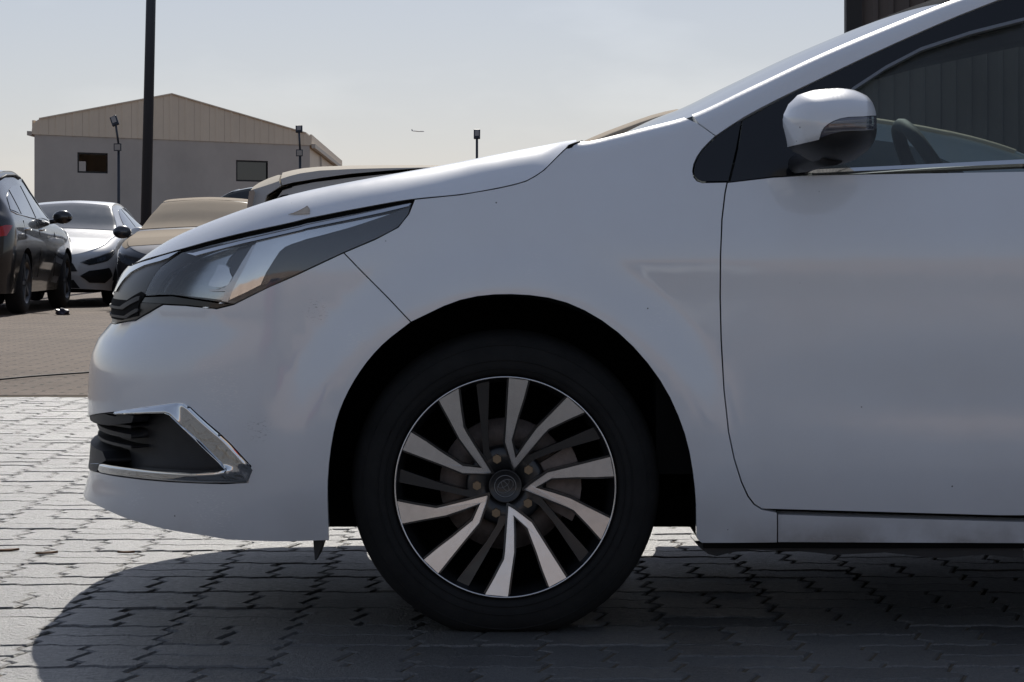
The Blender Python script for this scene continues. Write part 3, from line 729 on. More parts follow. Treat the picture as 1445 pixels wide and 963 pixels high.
for o_ in (FR, gl, BMo): mirror(o_)
rg = [np.array(p) for p in ((1.48, 1.39), (1.75, 1.4), (2.0, 1.39), (2.25, 1.355), (2.5, 1.29), (2.64, 1.22), (2.69, 1.1), (2.71, zbl(2.7)+.003), (2.4, zbl(2.4)+.003), (1.48, zbl(1.48)+.003))]
RF = panel('window_frame', rg, M, MT['gloss_black'], RD, [inset(rg, .03)], step=.05, off=-.004, flange=.02, edge_step=.03); mirror(RF)
rgl = panel('side_window', inset(rg, .026), M, MT['window'], RD, step=.08, off=-.02, flange=.004); mirror(rgl)
# --- bonnet, from its seam on the body to the crown
SEAM = [(814,201),(808,204),(800,208.5),(790,218),(780,228),(768,240),(755,249),(742,256),(725,261),(700,266.5),(650,275),(585,281.5),(500,296),(424,311.6),(345,329),(300,340),(255,352.5),(215,363.8),(187,373.6)]
sm = np.array(ons(SEAM))
tq = np.concatenate([np.linspace(sm[0][0], sm[-1][0], 130), sm[-1][0]+(TC-sm[-1][0])*np.linspace(.03, 1, 30)])
zq = pchip(np.concatenate([[TC], sm[::-1, 0]]), np.concatenate([[sm[-1][1]-.003], sm[::-1, 1]]))(tq)
Bp = M(tq, zq)
CS = [(186,373,.42),(208,355,.34),(251,331,.25),(301,311.6,.22),(352,293.5,.2),(406,276.7,.2),(460,264,.2),(532,250,.2),(620,234,.2),(700,217.5,.2),(760,206.5,.2),(815,199.8,.2)]
cs = np.array([at(*c) for c in CS]); ZC = pchip(np.concatenate([[cs[0, 0]-.06], cs[:, 0]]), np.concatenate([[cs[0, 2]-.035], cs[:, 2]]))
def bonnet(i, v):
    """i: row along the seam (float), v: 0 near seam, 1 centre, 2 far seam"""
    i = np.asarray(i, float); v = np.asarray(v, float)
    x, y, z = (np.interp(i, np.arange(len(Bp)), Bp[:, k]) for k in range(3))
    far = v > 1; vv = np.where(far, 2-v, v)
    yy = y+(YC-y)*vv; q = yy-y
    zc = np.maximum(ZC(x), z+.0005)
    p = .86*(1-(1-np.clip(q/.13, 0, 1))**2.1)+.14*(1-(1-vv)**2)
    zz_ = z+(zc-z)*p+.012*(1-(1-vv)**2)*smooth(-.9, -.5, x)
    return np.stack([x, np.where(far, 2*YC-yy, yy), zz_], -1)
nv = 52; vv = (np.linspace(0, 1, nv)**1.7); vv = np.concatenate([vv, 2-vv[::-1][1:]]); m_ = len(vv); n_ = len(Bp)
I, V_ = np.meshgrid(np.arange(n_), vv, indexing='ij'); G = bonnet(I.ravel(), V_.ravel())
G[:, 2] += .0015
fs = [(a*m_+b, a*m_+b+1, (a+1)*m_+b+1, (a+1)*m_+b) for a in range(n_-1) for b in range(m_-1)]
# folded rim along the near seam, round the nose, and along the far seam
rim = [a*m_ for a in range(n_)]+[a*m_+m_-1 for a in range(n_-1, -1, -1)]
b0 = len(G); RV = G[rim].copy(); RV2 = RV.copy(); RV2[:, 2] -= .003; RV2[:, 1] += np.where(RV[:, 1] < YC, .02, -.02)
G = np.concatenate([G, RV, RV2]); nr = len(rim)
fs += [(b0+k, b0+k+1, b0+nr+k+1, b0+nr+k) for k in range(nr-1)]
hood = mesh('hood', G, fs, MT['white'], CAR); hood.data.set_sharp_from_angle(angle=R(50))
ss_ = Bp[18:104].copy(); ss_[:, 1] += .016; ss_[:, 2] -= .006
bm = bmesh.new(); tube(bm, ss_, .0075, 6); bm_obj('hood_seal', bm, MT['liner'], CAR, True)
# tan residue on the bonnet edge
MT['residue'] = pmat('tan_residue', (.55, .47, .38), .8, vary=.25, vscale=30)
def hood_at(px, py):
    best = None
    ii, vv_ = np.meshgrid(np.linspace(20, 120, 140), np.linspace(.0, .25, 60), indexing='ij')
    X = bonnet(ii.ravel(), vv_.ravel()); u = 722.5+X[:, 0]*F/(D+X[:, 1]); w = HZ-(X[:, 2]-H)*F/(D+X[:, 1])
    k = int(np.argmin((u-px)**2+(w-py)**2)); return np.array([ii.ravel()[k]*.012, vv_.ravel()[k]*.8])
hp = [hood_at(*p) for p in ((408,306),(415,303),(424,299),(429,295),(434,292),(436,297),(436,303),(425,305))]
panel('dirt_patch', hp, lambda u, v: bonnet(u/.012, v/.8)+np.array([0, -.0012, .0028]), MT['residue'], hood, step=.02, flange=.001)
# cowl and wiper seal at the bonnet's rear corner
cw = mesh('cowl', *(lambda n: ([(.10+.24*(j/3)-.08*math.sin(math.pi*i/(n-1)), .12+(1.775-.24)*i/(n-1), .985+.02*(j/3)+.02*math.sin(math.pi*i/(n-1))) for j in range(4) for i in range(n)], [(j*n+i, j*n+i+1, (j+1)*n+i+1, (j+1)*n+i) for j in range(3) for i in range(n-1)]))(24), MT['black'], CAR)
bm = bmesh.new(); pts = [on(*p) for p in ((822,199.5),(812,203.5),(804,207.5),(796,214),(786,224.5))]
P3 = M(np.array([p[0] for p in pts]), np.array([p[1] for p in pts])); P3[:, 1] += .004
tube(bm, P3, [.002, .004, .0055, .0035, .0015], 8); bm_obj('hood_seal', bm, MT['liner'], CAR, True)
# --- windscreen, roof, rear window, boot lid between the rails
def loft(name, x0, x1, bulge, crown, mat, nx=20, ny=28, dz=-.001, flange=True, inset_y=0.0):
    xs = np.linspace(x0, x1, nx); E = M(xs, Z_SIL(xs)-.0008); vs = []
    for i in range(nx):
        for j in range(ny):
            r = j/(ny-1); y = E[i, 1]+inset_y+(2*YC-2*E[i, 1]-2*inset_y)*r; k = 1-(2*r-1)**2
            tx = xs[i]-(bulge(xs[i]))*k; vs.append((tx, y, E[i, 2]+dz+crown(xs[i])*k))
    return mesh(name, vs, [(a*ny+b, a*ny+b+1, (a+1)*ny+b+1, (a+1)*ny+b) for a in range(nx-1) for b in range(ny-1)], mat, CAR)
WC = pchip([.18, .25, .36, .55, .8, 1.1], [.006, .022, .044, .045, .044, .04])
loft('windshield', .2, 1.06, lambda x: 0, lambda x: float(WC(x)), MT['wind'], dz=-.004, inset_y=.01, nx=40)
loft('roof', 1.065, 2.42, lambda x: -.06*float(smooth(2.0, 2.42, x)), lambda x: .038, MT['white'])
loft('headliner', 1.1, 2.4, lambda x: -.06*float(smooth(2.0, 2.42, x)), lambda x: .02, MT['trim'], dz=-.035, inset_y=.03)
loft('rear_window', 2.425, 2.98, lambda x: -.06, lambda x: .03, MT['wind'])
loft('boot_lid', 2.985, 3.42, lambda x: -.06-.2*float(smooth(3.1, 3.42, x)), lambda x: .012, MT['white'])
# --- wheel-arch liners, undertray and the dark inside of the body
def arch_liner(cx, name, side=1):
    n = 40; vs = []; fs = []
    prof = [(.392, .018), (.40, .05), (.40, .40)]
    for k in range(n):
        a = -.12+(math.pi+.24)*k/(n-1)
        for r, y in prof: vs.append((cx+r*math.cos(a)*.985, y if side > 0 else 2*YC-y, max(WZ+r*math.sin(a)*1.0, .19)))
    m = len(prof)
    fs = [(k*m+j, k*m+j+1, (k+1)*m+j+1, (k+1)*m+j) for k in range(n-1) for j in range(m-1)]
    c = len(vs); vs.append((cx, .40 if side > 0 else 2*YC-.40, .19)); fs += [(k*m+m-1, (k+1)*m+m-1, c) for k in range(n-1)]
    return mesh(name, vs, fs, MT['liner'], CAR)
def prism_xy(bm, poly, z0, z1):
    A = [bm.verts.new((p[0], p[1], z0)) for p in poly]; B = [bm.verts.new((p[0], p[1], z1)) for p in poly]
    n = len(poly); bm.faces.new(A[::-1]); bm.faces.new(B)
    for i in range(n): bm.faces.new((A[i], A[(i+1) % n], B[(i+1) % n], B[i]))
for cx in (WX, WX2):
    for sd in (1, -1): arch_liner(cx, 'wheel_arch_liner', sd)
bm = bmesh.new()
prism_xy(bm, [(-.46, .07), (-.46, 2*YC-.07), (-.7, 2*YC-.17), (-.84, 2*YC-.36), (-.88, 2*YC-.6), (-.88, .6), (-.84, .36), (-.7, .17)], .2, .6); bx(bm, WX-.41, WX+.41, .405, 2*YC-.405, .175, .72); bx(bm, WX+.41, 3.3, .055, 2*YC-.055, .17, .32)
bx(bm, .3, .42, .09, 2*YC-.09, .32, .9)
bm_obj('undertray', bm, MT['liner'], CAR)
bm = bmesh.new(); prism(bm, [(-.412, .215), (-.384, .215), (-.392, .18), (-.404, .145), (-.408, .145), (-.411, .18)], .06, .2); bm_obj('tyre_deflector', bm, MT['black'], CAR)
bm = bmesh.new(); pl = [at(x, y, .06)[[0, 2]] for x, y in ((976,760),(983,768),(1095,767),(1300,768),(1445,768.5),(1445,789),(1390,784),(1330,789),(1250,781),(1180,784),(1120,778),(1060,777),(1030,781),(1012,786),(1000,783),(988,774))]
prism(bm, pl[::-1], .07, .12); bm_obj('jacking_rail', bm, MT['black'], CAR)
# --- door mirror
MC = np.array([1170., 181.]); YM = -.2
cap_o = [(1102,169),(1104,161),(1111,147),(1125,134.5),(1150,128),(1183,125.3),(1205,128),(1223,136),(1231,146),(1235.5,158),(1237.5,172),(1237,192),(1230,208),(1219,219),(1199,231),(1173,236.5),(1147,232),(1127,222),(1110,211),(1104,190)]
YR = YM+.15; o3 = np.array([at(px, py, YR-.01)[[0, 2]] for px, py in curve(cap_o, 4, True)]); c3 = at(*MC, YR-.01)[[0, 2]]
oa = np.arctan2(o3[:, 1]-c3[1], o3[:, 0]-c3[0]); orr = np.hypot(*(o3-c3).T); so_ = np.argsort(oa); oa, orr = oa[so_], orr[so_]
def dome(x, z):
    x = np.asarray(x, float); z = np.asarray(z, float); a = np.arctan2(z-c3[1], x-c3[0]); r = np.hypot(x-c3[0], z-c3[1])
    rr = np.interp(a, oa, orr, period=2*math.pi); q = np.clip(r/rr, 0, .9995)
    return np.stack([x, YM+.15*(1-(1-q**2.4)**(1/2.0)), z], -1)
def dp_(pts, s=1.0):
    out = []
    for px, py in pts:
        y = -.15
        for _ in range(10):
            p = at(px, py, y)[[0, 2]]; a = math.atan2(p[1]-c3[1], p[0]-c3[0]); rr = float(np.interp(a, oa, orr, period=2*math.pi)); d = p-c3
            r = np.hypot(*d)
            if r > .975*rr: p = c3+d*.975*rr/r
            y = .5*y+.5*float(dome(p[0], p[1])[1])
        out.append(c3+(p-c3)*s)
    return out
MIR = panel('mirror', [c3+(p-c3)*.985 for p in np.array([at(px, py, YR-.01)[[0, 2]] for px, py in curve(cap_o, 3, True)])], dome, MT['black'], DOOR, step=.0045, off=-.002, flange=.05, edge_step=.004)
capp = dp_([(1103.5,178),(1102.5,169),(1104.5,161.5),(1111.5,147.5),(1125,135),(1150,128.5),(1183,126),(1205,128.6),(1222.5,136.5),(1230.5,146.5),(1234.5,158),(1235,163.5),(1217,164.8),(1197,165.5),(1186,167.5),(1176,171),(1169,175),(1163,180),(1159,187),(1156,196.5),(1137.6,201),(1108.5,209)])
panel('mirror_cap', capp, dome, MT['white'], MIR, step=.004, off=.002, flange=.004, edge_step=.004)
sig = dp_([(1157,194),(1160,187),(1164,180.5),(1170,175.5),(1177,171.8),(1187,168),(1197,166.3),(1217,165.6),(1235,164.8),(1235,181),(1226,183.5),(1215.5,185),(1200,184.7),(1189,185.3),(1172,189)])
SG = panel('turn_signal', sig, dome, MT['signal'], MIR, step=.006, off=.003, flange=.004, edge_step=.005)
for k in range(5):
    z_ = 170+k*3.4; panel('signal_rib', dp_([(1176-k*3.2, z_+2), (1231, z_-1), (1231, z_+.2), (1176-k*3.2, z_+3.2)]), dome, MT['lamp_dark'] if k % 2 else MT['lamp_grey'], MIR, step=.01, off=.0036, flange=.001)
bm = bmesh.new(); A_ = at(1128, 225, -.08); tube(bm, [at(1175,213,-.12), at(1156,222,-.06), at(1140,229,-.02), at(1124,232,.04)], [.03, .023, .019, .019], 14)
bm_obj('mirror_arm', bm, MT['black'], MIR, True)
mirror(MIR)
# --- wheels: machined double spokes over black, five brown nuts, cap with emblem
CW = .353/F*(D+.04)*1.0                         # survey of the wheel face: one unit of the enlarged photograph in metres
def wpt(p): return np.array([(p[0]-488)*CW, -(p[1]-475)*CW])
def rot2(p, a): c, s = math.cos(a), math.sin(a); return np.array([p[0]*c-p[1]*s, p[0]*s+p[1]*c])
V1 = [(503,40),(580,50),(562,120),(540,190),(514,288),(529,362),(570,302),(613,243),(670,185),(736,116),(804,176),(735,207),(662,243),(640,266),(523,406),(512,380),(487,297),(494,200)]
BODY1 = [(492,38),(592,52),(612,150),(660,140),(730,108),(815,182),(745,222),(672,260),(650,290),(560,400),(540,430),(490,430),(470,400),(476,300),(484,190)]
DARK = [(372,62),(424,56),(421,160),(418,250),(424,330),(452,400),(432,420),(400,350),(392,250)]
def build_wheel(loc, flip=False):
    w = empty('wheel', loc, rz=math.pi if flip else 0, parent=CAR)
    zc = -WZ
    prof = [(.222,.20),(.235,.215),(.262,.222),(.300,.212),(.3155,.185),(.3205,.15),(.3215,.12),(.3205,.085),(.3155,.05),(.308,.033),(.291,.0205),(.270,.0135),(.252,.0125),(.24,.0165),(.2335,.0205),(.2295,.029),(.222,.04)]
    vs, fs = lathe_y([(r, y) for r, y in prof], 128, zc+.001); mesh('tyre', vs, fs, MT['rubber'], w)
    bm = bmesh.new()
    for rr, yy in ((.292, .0205), (.2615, .0119), (.245, .0128)):
        tube(bm, [(rr*math.cos(a), yy, rr*math.sin(a)) for a in np.linspace(0, 2*math.pi, 97)[:-1]], .0011, 6, True)
    bm_obj('sidewall_rib', bm, MT['rubber'], w, True)
    vs, fs = lathe_y([(.2285,.020),(.2285,.0165),(.2265,.0155),(.2245,.0165),(.2245,.020)], 128)
    vs2, fs2 = lathe_y([(.2245,.019),(.221,.03),(.214,.05),(.208,.16),(.22,.2)], 96)
    o = mesh('rim_lip', vs, fs, MT['satin'], w); mesh('rim', vs2, fs2, MT['wheel_black'], w)
    for k in range(5):
        a = k*2*math.pi/5
        pf = [rot2(wpt(p), a) for p in V1]; pb = [rot2(wpt(p), a) for p in inset(V1, -8)]; pd = [rot2(wpt(p), a) for p in DARK]
        bm = bmesh.new()
        def slab(poly, y0, y1, dish, mi, bev):
            n = len(poly)
            c = np.mean(poly, 0)
            def yy(p): r = math.hypot(*p); return dish*max(0, 1-(r/.226))
            A = [bm.verts.new((p[0], y0+yy(p), p[1])) for p in poly]; B = [bm.verts.new((c[0]+(p[0]-c[0])*bev, y1, c[1]+(p[1]-c[1])*bev)) for p in poly]
            f = bm.faces.new(A); f.material_index = mi; fl = [f]
            for i in range(n):
                q = bm.faces.new((A[i], B[i], B[(i+1) % n], A[(i+1) % n])); q.material_index = 0; fl.append(q)
            return fl
        slab(pb, .024, .07, .026, 0, 1.0); f = slab(pf, .0185, .03, .026, 1, 1.0)
        bm.normal_update(); bmesh.ops.triangulate(bm, faces=[q for q in bm.faces if len(q.verts) > 4], ngon_method='EAR_CLIP')
        me_o = bm_obj('spoke', bm, MT['wheel_black'], w); me_o.data.materials.append(MT['satin'])
        bm = bmesh.new(); slab(pd, .036, .085, .02, 0, 1.0); bm.normal_update(); bmesh.ops.triangulate(bm, faces=[q for q in bm.faces if len(q.verts) > 4], ngon_method='EAR_CLIP'); bm_obj('inner_spoke', bm, MT['wheel_black'], w)
        ln = R(35)+a; bm = bmesh.new()
        bmesh.ops.create_cone(bm, cap_ends=True, segments=6, radius1=.0105, radius2=.0095, depth=.02, matrix=Matrix.Translation((.0585*math.cos(ln), .048, .0585*math.sin(ln))) @ Matrix.Rotation(R(90), 4, 'X'))
        bm_obj('lug_nut', bm, MT['nut'], w)
    vs, fs = lathe_y([(.082,.12),(.082,.056),(.074,.051),(.036,.049),(.034,.055)], 48); mesh('hub', vs, fs, MT['wheel_black'], w)
    vs, fs = lathe_y([(.0345,.06),(.0345,.041),(.033,.039),(.0315,.0405),(.0001,.0385)], 48); mesh('hub_cap', vs, fs, MT['wheel_black'], w)
    bm = bmesh.new(); tube(bm, [(.0222*math.cos(a), 0.0392, .0222*math.sin(a)) for a in np.linspace(0, 2*math.pi, 49)[:-1]], .0008, 6, True)
    bm_obj('cap_ring', bm, MT['ring'], w, True)
    bm = bmesh.new(); ta = R(33)
    def ell(cx, cz, ax, az):
        pts = []
        for q in np.linspace(0, 2*math.pi, 41)[:-1]:
            p = rot2((cx+ax*math.cos(q), cz+az*math.sin(q)), ta); pts.append((p[0], .0384, p[1]))
        tube(bm, pts, .00085, 6, True)
    ell(0, 0, .0182, .0123); ell(0, .0001, .0052, .0121); ell(0, .0058, .0128, .0062)
    bm_obj('emblem', bm, MT['logo'], w, True)
    vs, fs = lathe_y([(.07,.115),(.072,.1),(.137,.1),(.137,.122),(.07,.122)], 64); mesh('brake_disc', vs, fs, MT['iron'], w)
    bm = bmesh.new(); prism(bm, [(.085*math.cos(a), .085*math.sin(a)) for a in np.linspace(-.5, .55, 8)]+[(.158*math.cos(a), .158*math.sin(a)) for a in np.linspace(.55, -.5, 8)], .075, .16)
    bm_obj('brake_caliper', bm, MT['iron'], w)
    vs, fs = lathe_y([(.0001,.19),(.15,.19),(.221,.17)], 32); mesh('backing_plate', vs, fs, MT['void'], w)
    return w
build_wheel((WX, 0.005, WZ)); build_wheel((WX2, 0.005, WZ)); build_wheel((WX, 2*YC-.005, WZ), True); build_wheel((WX2, 2*YC-.005, WZ), True)
# --- cabin
bm = bmesh.new(); prism(bm, [(.36, .7), (.36, .93), (.46, .975), (.72, .965), (.8, .90), (.78, .7)], .12, 2*YC-.12); bmesh.ops.bevel(bm, geom=bm.edges[:], offset=.02, segments=2, affect='EDGES'); bm_obj('dashboard', bm, MT['trim'], CAR, True)
bm = bmesh.new(); bx(bm, .4, 3.2, .05, .1, .32, .93); bx(bm, .4, 3.2, 2*YC-.1, 2*YC-.05, .32, .93); bx(bm, .4, 3.2, .1, 2*YC-.1, .32, .36); bx(bm, 2.75, 2.8, .1, 2*YC-.1, .36, .98); bm_obj('cabin_lining', bm, MT['trim'], CAR)
sw = np.array(at(1275, 208, .5)); bm = bmesh.new(); ca, sa = math.cos(R(28)), math.sin(R(28)); ring = []
for q in np.linspace(0, 2*math.pi, 49)[:-1]:
    a_, b_ = .185*math.cos(q), .185*math.sin(q); ring.append((sw[0]+.03+.05-b_*sa*1.0, sw[1]+a_, sw[2]-.115+b_*ca))
tube(bm, ring, .0165, 10, True)
hubp = Vector((sw[0]+.06, sw[1], sw[2]-.12))
for q in (0, math.pi, -math.pi/2): tube(bm, [hubp, ((sw[0]+.08-.185*math.sin(q)*sa), sw[1]+.185*math.cos(q), sw[2]-.115+.185*math.sin(q)*ca)], .014, 6)
tube(bm, [hubp, (sw[0]-.25, sw[1], sw[2]-.26)], [.05, .04], 10)
bm_obj('steering_wheel', bm, MT['trim'], CAR, True)
for yy in (.5, 1.27):
    bm = bmesh.new(); bx(bm, 1.2, 1.75, yy-.25, yy+.25, .42, .58)
    Mx = Matrix.Translation((1.72, yy, .5)) @ Matrix.Rotation(R(18), 4, 'Y'); bx(bm, -.07, .07, -.24, .24, 0, .62, Mx); bx(bm, -.05, .05, -.12, .12, .66, .84, Mx)
    bmesh.ops.bevel(bm, geom=bm.edges[:], offset=.03, segments=2, affect='EDGES'); bm_obj('seat', bm, MT['seat'], CAR, True)
# dark lining of the pillars, seen through the glass
lin = panel('pillar_lining', [p for p in rail]+[np.array([2.97, float(Z_SIL(2.97))-.001])]+(pil_low+pil_low2)[::-1]+ons([(985.5,174)]), M, MT['trim'], CAR, step=.06, off=-.022, flange=0); mirror(lin)

# ================================================================ OTHER PARKED CARS
MT['car_black'] = pmat('black_lacquer', (.006, .0065, .008), .25, coat=1, dust=(.2, .17, .14), dust_amt=.06, vscale=3)
MT['car_white'] = pmat('pale_lacquer', (.68, .68, .67), .35, coat=1, vary=.05)
MT['car_dark'] = pmat('dark_blue_lacquer', (.018, .022, .03), .3, coat=1, dust=(.2, .17, .14), dust_amt=.2, vscale=3)
MT['car_silver'] = pmat('silver_lacquer', (.33, .36, .40), .35, .3, coat=.6, dust=(.4, .35, .29), dust_amt=.35, vscale=4)
MT['dusty_tan'] = pmat('thick_tan_dust', (.40, .33, .25), .9, spec=.15, vary=.1, vscale=3)
MT['pale_dust'] = pmat('pale_tan_dust', (.58, .52, .43), .9, spec=.15, vary=.08, vscale=3)
MT['bg_glass'] = pmat('tinted_window', (.02, .024, .028), .04, 0, coat=1)
MT['bg_glass_grey'] = pmat('dusty_window', (.11, .125, .13), .12, 0, coat=.6, dust=(.3, .29, .27), dust_amt=.5, vscale=2)
MT['red'] = pmat('red_tail_lamp', (.45, .012, .02), .12, coat=1)
MT['lamp_clear'] = pmat('clear_lamp', (.12, .14, .17), .05, .5, coat=1)
MT['mat_black'] = pmat('black_cladding', (.012, .012, .013), .6)

class Shape:
    """a car body: half profiles over the length, nose at x = 0, skin P(u, v) with v from one sill over the roof to the other"""
    VS = .38
    def __init__(s, L, Wd, zlow, belt, top, wtop, nose=.75, tail=.6, rake=.5):
        s.L, s.W = L, Wd/2; s.zlow = zlow; s.belt, s.top, s.wtop = pchip(*zip(*belt)), pchip(*zip(*top)), pchip(*zip(*wtop))
        s.nose, s.tail, s.rake = nose, tail, rake
        th = np.linspace(0, math.pi/2, 200); e = 2/2.7
        for nm, a in (('n', nose), ('t', tail)):
            x = a*np.sin(th)**e; y = s.W*np.cos(th)**e; setattr(s, 's'+nm, np.concatenate([[0], np.cumsum(np.hypot(np.diff(x), np.diff(y)))]))
        s.th = th; s.e = e
        s.u0 = nose-s.sn[-1]; s.u1 = L-tail+s.st[-1]
    def P(s, u, v):
        u = np.asarray(u, float); v = np.asarray(v, float)/s.VS
        far = v > 5; vv = np.clip(np.where(far, 10-v, v), -.4, 5)
        tn = np.interp(np.clip(s.nose-u, 0, None), s.sn, s.th); tt = np.interp(np.clip(u-(s.L-s.tail), 0, None), s.st, s.th)
        x = np.where(u < s.nose, s.nose-s.nose*np.sin(tn)**s.e, np.where(u > s.L-s.tail, s.L-s.tail+s.tail*np.sin(tt)**s.e, u))
        g = np.where(u < s.nose, np.maximum(np.cos(tn), 0)**s.e, np.where(u > s.L-s.tail, np.maximum(np.cos(tt), 0)**s.e, 1))
        b, t, wt = s.belt(x), s.top(x), s.wtop(x)*s.W
        zl = s.zlow+.06*np.clip((s.nose*.6-x)/s.nose, 0, 1)
        ky = [s.W*.93+0*x, s.W*.995+0*x, s.W*.955+0*x, wt*1.0, wt*.9, 0*x]
        kz = [zl, zl+(b-zl)*.58, b, t-.075*np.clip((t-b)/.25, .12, 1), t-.012, t+.02]
        i = np.clip(np.floor(vv).astype(int), 0, 4); f = vv-i
        KY, KZ = np.stack(ky), np.stack(kz); ii = np.arange(len(np.atleast_1d(x)))
        sh = np.shape(x); KY, KZ = KY.reshape(6, -1), KZ.reshape(6, -1); i = i.ravel(); f = f.ravel(); ii = np.arange(len(i))
        def cr(Kk, sg=1):
            ext = np.concatenate([[2*Kk[0]-Kk[1]], Kk, [sg*Kk[4]]])
            d = lambda q: ext[q+1, ii]
            m1 = (d(i+1)-d(i-1))*.5*.8; m2 = (d(np.minimum(i+2, 6))-d(i))*.5*.8
            p1, p2 = d(i), d(i+1); h = f
            return (2*h**3-3*h**2+1)*p1+(h**3-2*h*h+h)*m1+(-2*h**3+3*h*h)*p2+(h**3-h*h)*m2
        y, z = cr(KY, -1).reshape(sh), cr(KZ).reshape(sh)
        y = np.where(vv >= 5, 0, y)*g
        ex = s.rake*np.clip(z-.48, 0, 1)**2*.8+.25*np.clip(.4-z, 0, 1)**1
        x = x+ex*np.clip(1-x/s.nose, 0, 1)**.6-.35*np.clip(z-.6, 0, 1)**2*np.clip((x-(s.L-s.tail))/s.tail, 0, 1)
        return np.stack([x, np.where(far, y, -y), z], -1)
    def uv(s, x, z, lo=0., hi=3.0):
        """skin coordinates of the point of the left flank at x, z"""
        vs = np.linspace(lo, hi, 200)*s.VS; X = s.P(np.full(200, float(x)), vs); o = np.argsort(X[:, 2])
        return np.array([x, float(np.interp(z, X[o, 2], vs[o]))])
    def pts(s, lst): return [s.uv(*p) for p in lst]
    def far(s, pts): return [np.array([p[0], 10*s.VS-p[1]]) for p in pts][::-1]

def simple_wheel(root, x, y, r, out, spokes=5, hub=None):
    """tyre and rim with spokes; out = -1 or 1: which side faces outward (local y)"""
    w = empty('wheel', (x, y, r), parent=root)
    t = [(r*.66, .20), (r*.8, .22), (r*.95, .2), (r, .16), (r, .06), (r*.95, .015), (r*.8, 0), (r*.68, .005), (r*.66, .03)]
    vs, fs = lathe_y(t, 40, -r+.002); vs = [(a, -b*out*-1*-1 if False else (-out)*b, c) for a, b, c in vs]
    mesh('tyre', vs, fs, MT['rubber'], w)
    vs, fs = lathe_y([(r*.67, .004), (r*.64, .012), (r*.62, .05), (r*.4, .09), (.001, .09)], 40); mesh('rim', [(a, -out*b, c) for a, b, c in vs], fs, MT['wheel_black'], w)
    bm = bmesh.new()
    for k in range(spokes):
        a = 2*math.pi*k/spokes; Mx = Matrix.Rotation(-a, 4, 'Y'); bx(bm, .02, r*.66, -out*.015, -out*.045, -.022, .022, Mx)
    bmesh.ops.create_cone(bm, cap_ends=True, segments=14, radius1=.05, radius2=.045, depth=.03, matrix=Matrix.Translation((0, -out*.03, 0)) @ Matrix.Rotation(R(90), 4, 'X'))
    bm_obj('spokes', bm, MT['lamp_grey'], w)
    return w

def build_car(name, label, sh, loc, rz, body, wheels, wr, glass, wind, shield, screen, side, lamps, lampmat, tails=None, tanroof=None, mirrors=None, grille=None, extras=None, step=.07, wheel_spokes=5, group=None):
    root = empty(name, loc, label, 'car', group, rz); V = sh.VS; P = sh.P
    full = [np.array(p) for p in ((sh.u0+.004, 0), (sh.u1-.004, 0), (sh.u1-.004, 10*V), (sh.u0+.004, 10*V))]
    holes = []
    for wx in wheels:
        h = [sh.uv(wx+(wr+.05)*math.cos(a), max(wr+(wr+.05)*math.sin(a), sh.zlow+.02), 0, 2) for a in np.linspace(math.pi, 0, 16)]
        holes += [h, sh.far(h)]
    panel('body', full, P, body, root, holes, step, flange=.06, outward=-1, edge_step=.05)
    for wx in wheels:
        simple_wheel(root, wx, -(sh.W-.012), wr, -1, wheel_spokes); simple_wheel(root, wx, sh.W-.012, wr, 1, wheel_spokes)
    bm = bmesh.new(); bx(bm, .25, sh.L-.25, -sh.W*.72, sh.W*.72, sh.zlow-.02, sh.zlow+.3)
    for wx in wheels: bx(bm, wx-wr-.05, wx+wr+.05, -sh.W*.76, sh.W*.76, sh.zlow, wr*2+.08)
    bm_obj('underbody', bm, MT['liner'], root)
    wsh = [np.array(p) for p in shield]; panel('windshield', wsh+sh.far(wsh), P, wind, root, step=.08, off=.006, flange=.008, outward=-1)
    if screen:
        scn = [np.array(p) for p in screen]; panel('rear_window', scn+sh.far(scn), P, wind, root, step=.08, off=.006, flange=.008, outward=-1)
    for q in side:
        for pp in (sh.pts(q), sh.far(sh.pts(q))): panel('side_window', pp, P, glass, root, step=.08, off=.006, flange=.008, outward=-1)
    for q, mt, nm in lamps:
        for pp in ([np.array(p) for p in q], sh.far([np.array(p) for p in q])): panel(nm, pp, P, mt, root, step=.06, off=.006, flange=.008, outward=-1, edge_step=.03)
    for q, mt, nm in (grille or []):
        q = [np.array(p) for p in q]; cl = [np.array([q[0][0]*0+sh.u0, q[0][1]])]+q+[np.array([sh.u0, q[-1][1]])]
        def both(u, v):
            fl = u < sh.u0; X = P(np.where(fl, 2*sh.u0-u, u), v); X[..., 1] = np.where(fl, -X[..., 1], X[..., 1]); return X
        mirr = [np.array([2*sh.u0-p[0], p[1]]) for p in q][::-1]
        panel(nm, q+mirr, both, mt, root, step=.06, off=.006, flange=.008, outward=-1, edge_step=.03)
    if tanroof:
        for nm, q in tanroof:
            q = [np.array(p) for p in q]; panel(nm, q+sh.far(q), P, MT['dusty_tan'], root, step=.08, off=.004, flange=.004, outward=-1)
    if mirrors:
        mx_, mz, mcol = mirrors
        for sd in (-1, 1):
            bm = bmesh.new(); bmesh.ops.create_uvsphere(bm, u_segments=14, v_segments=8, radius=1)
            bm.transform(Matrix.Translation((mx_, sd*(sh.W+.1), mz)) @ Matrix.Diagonal((.075, .125, .085, 1)))
            tube(bm, [(mx_, sd*(sh.W-.06), mz-.06), (mx_, sd*(sh.W+.06), mz-.04)], .03, 8)
            bm_obj('mirror', bm, mcol, root, True)
    return root

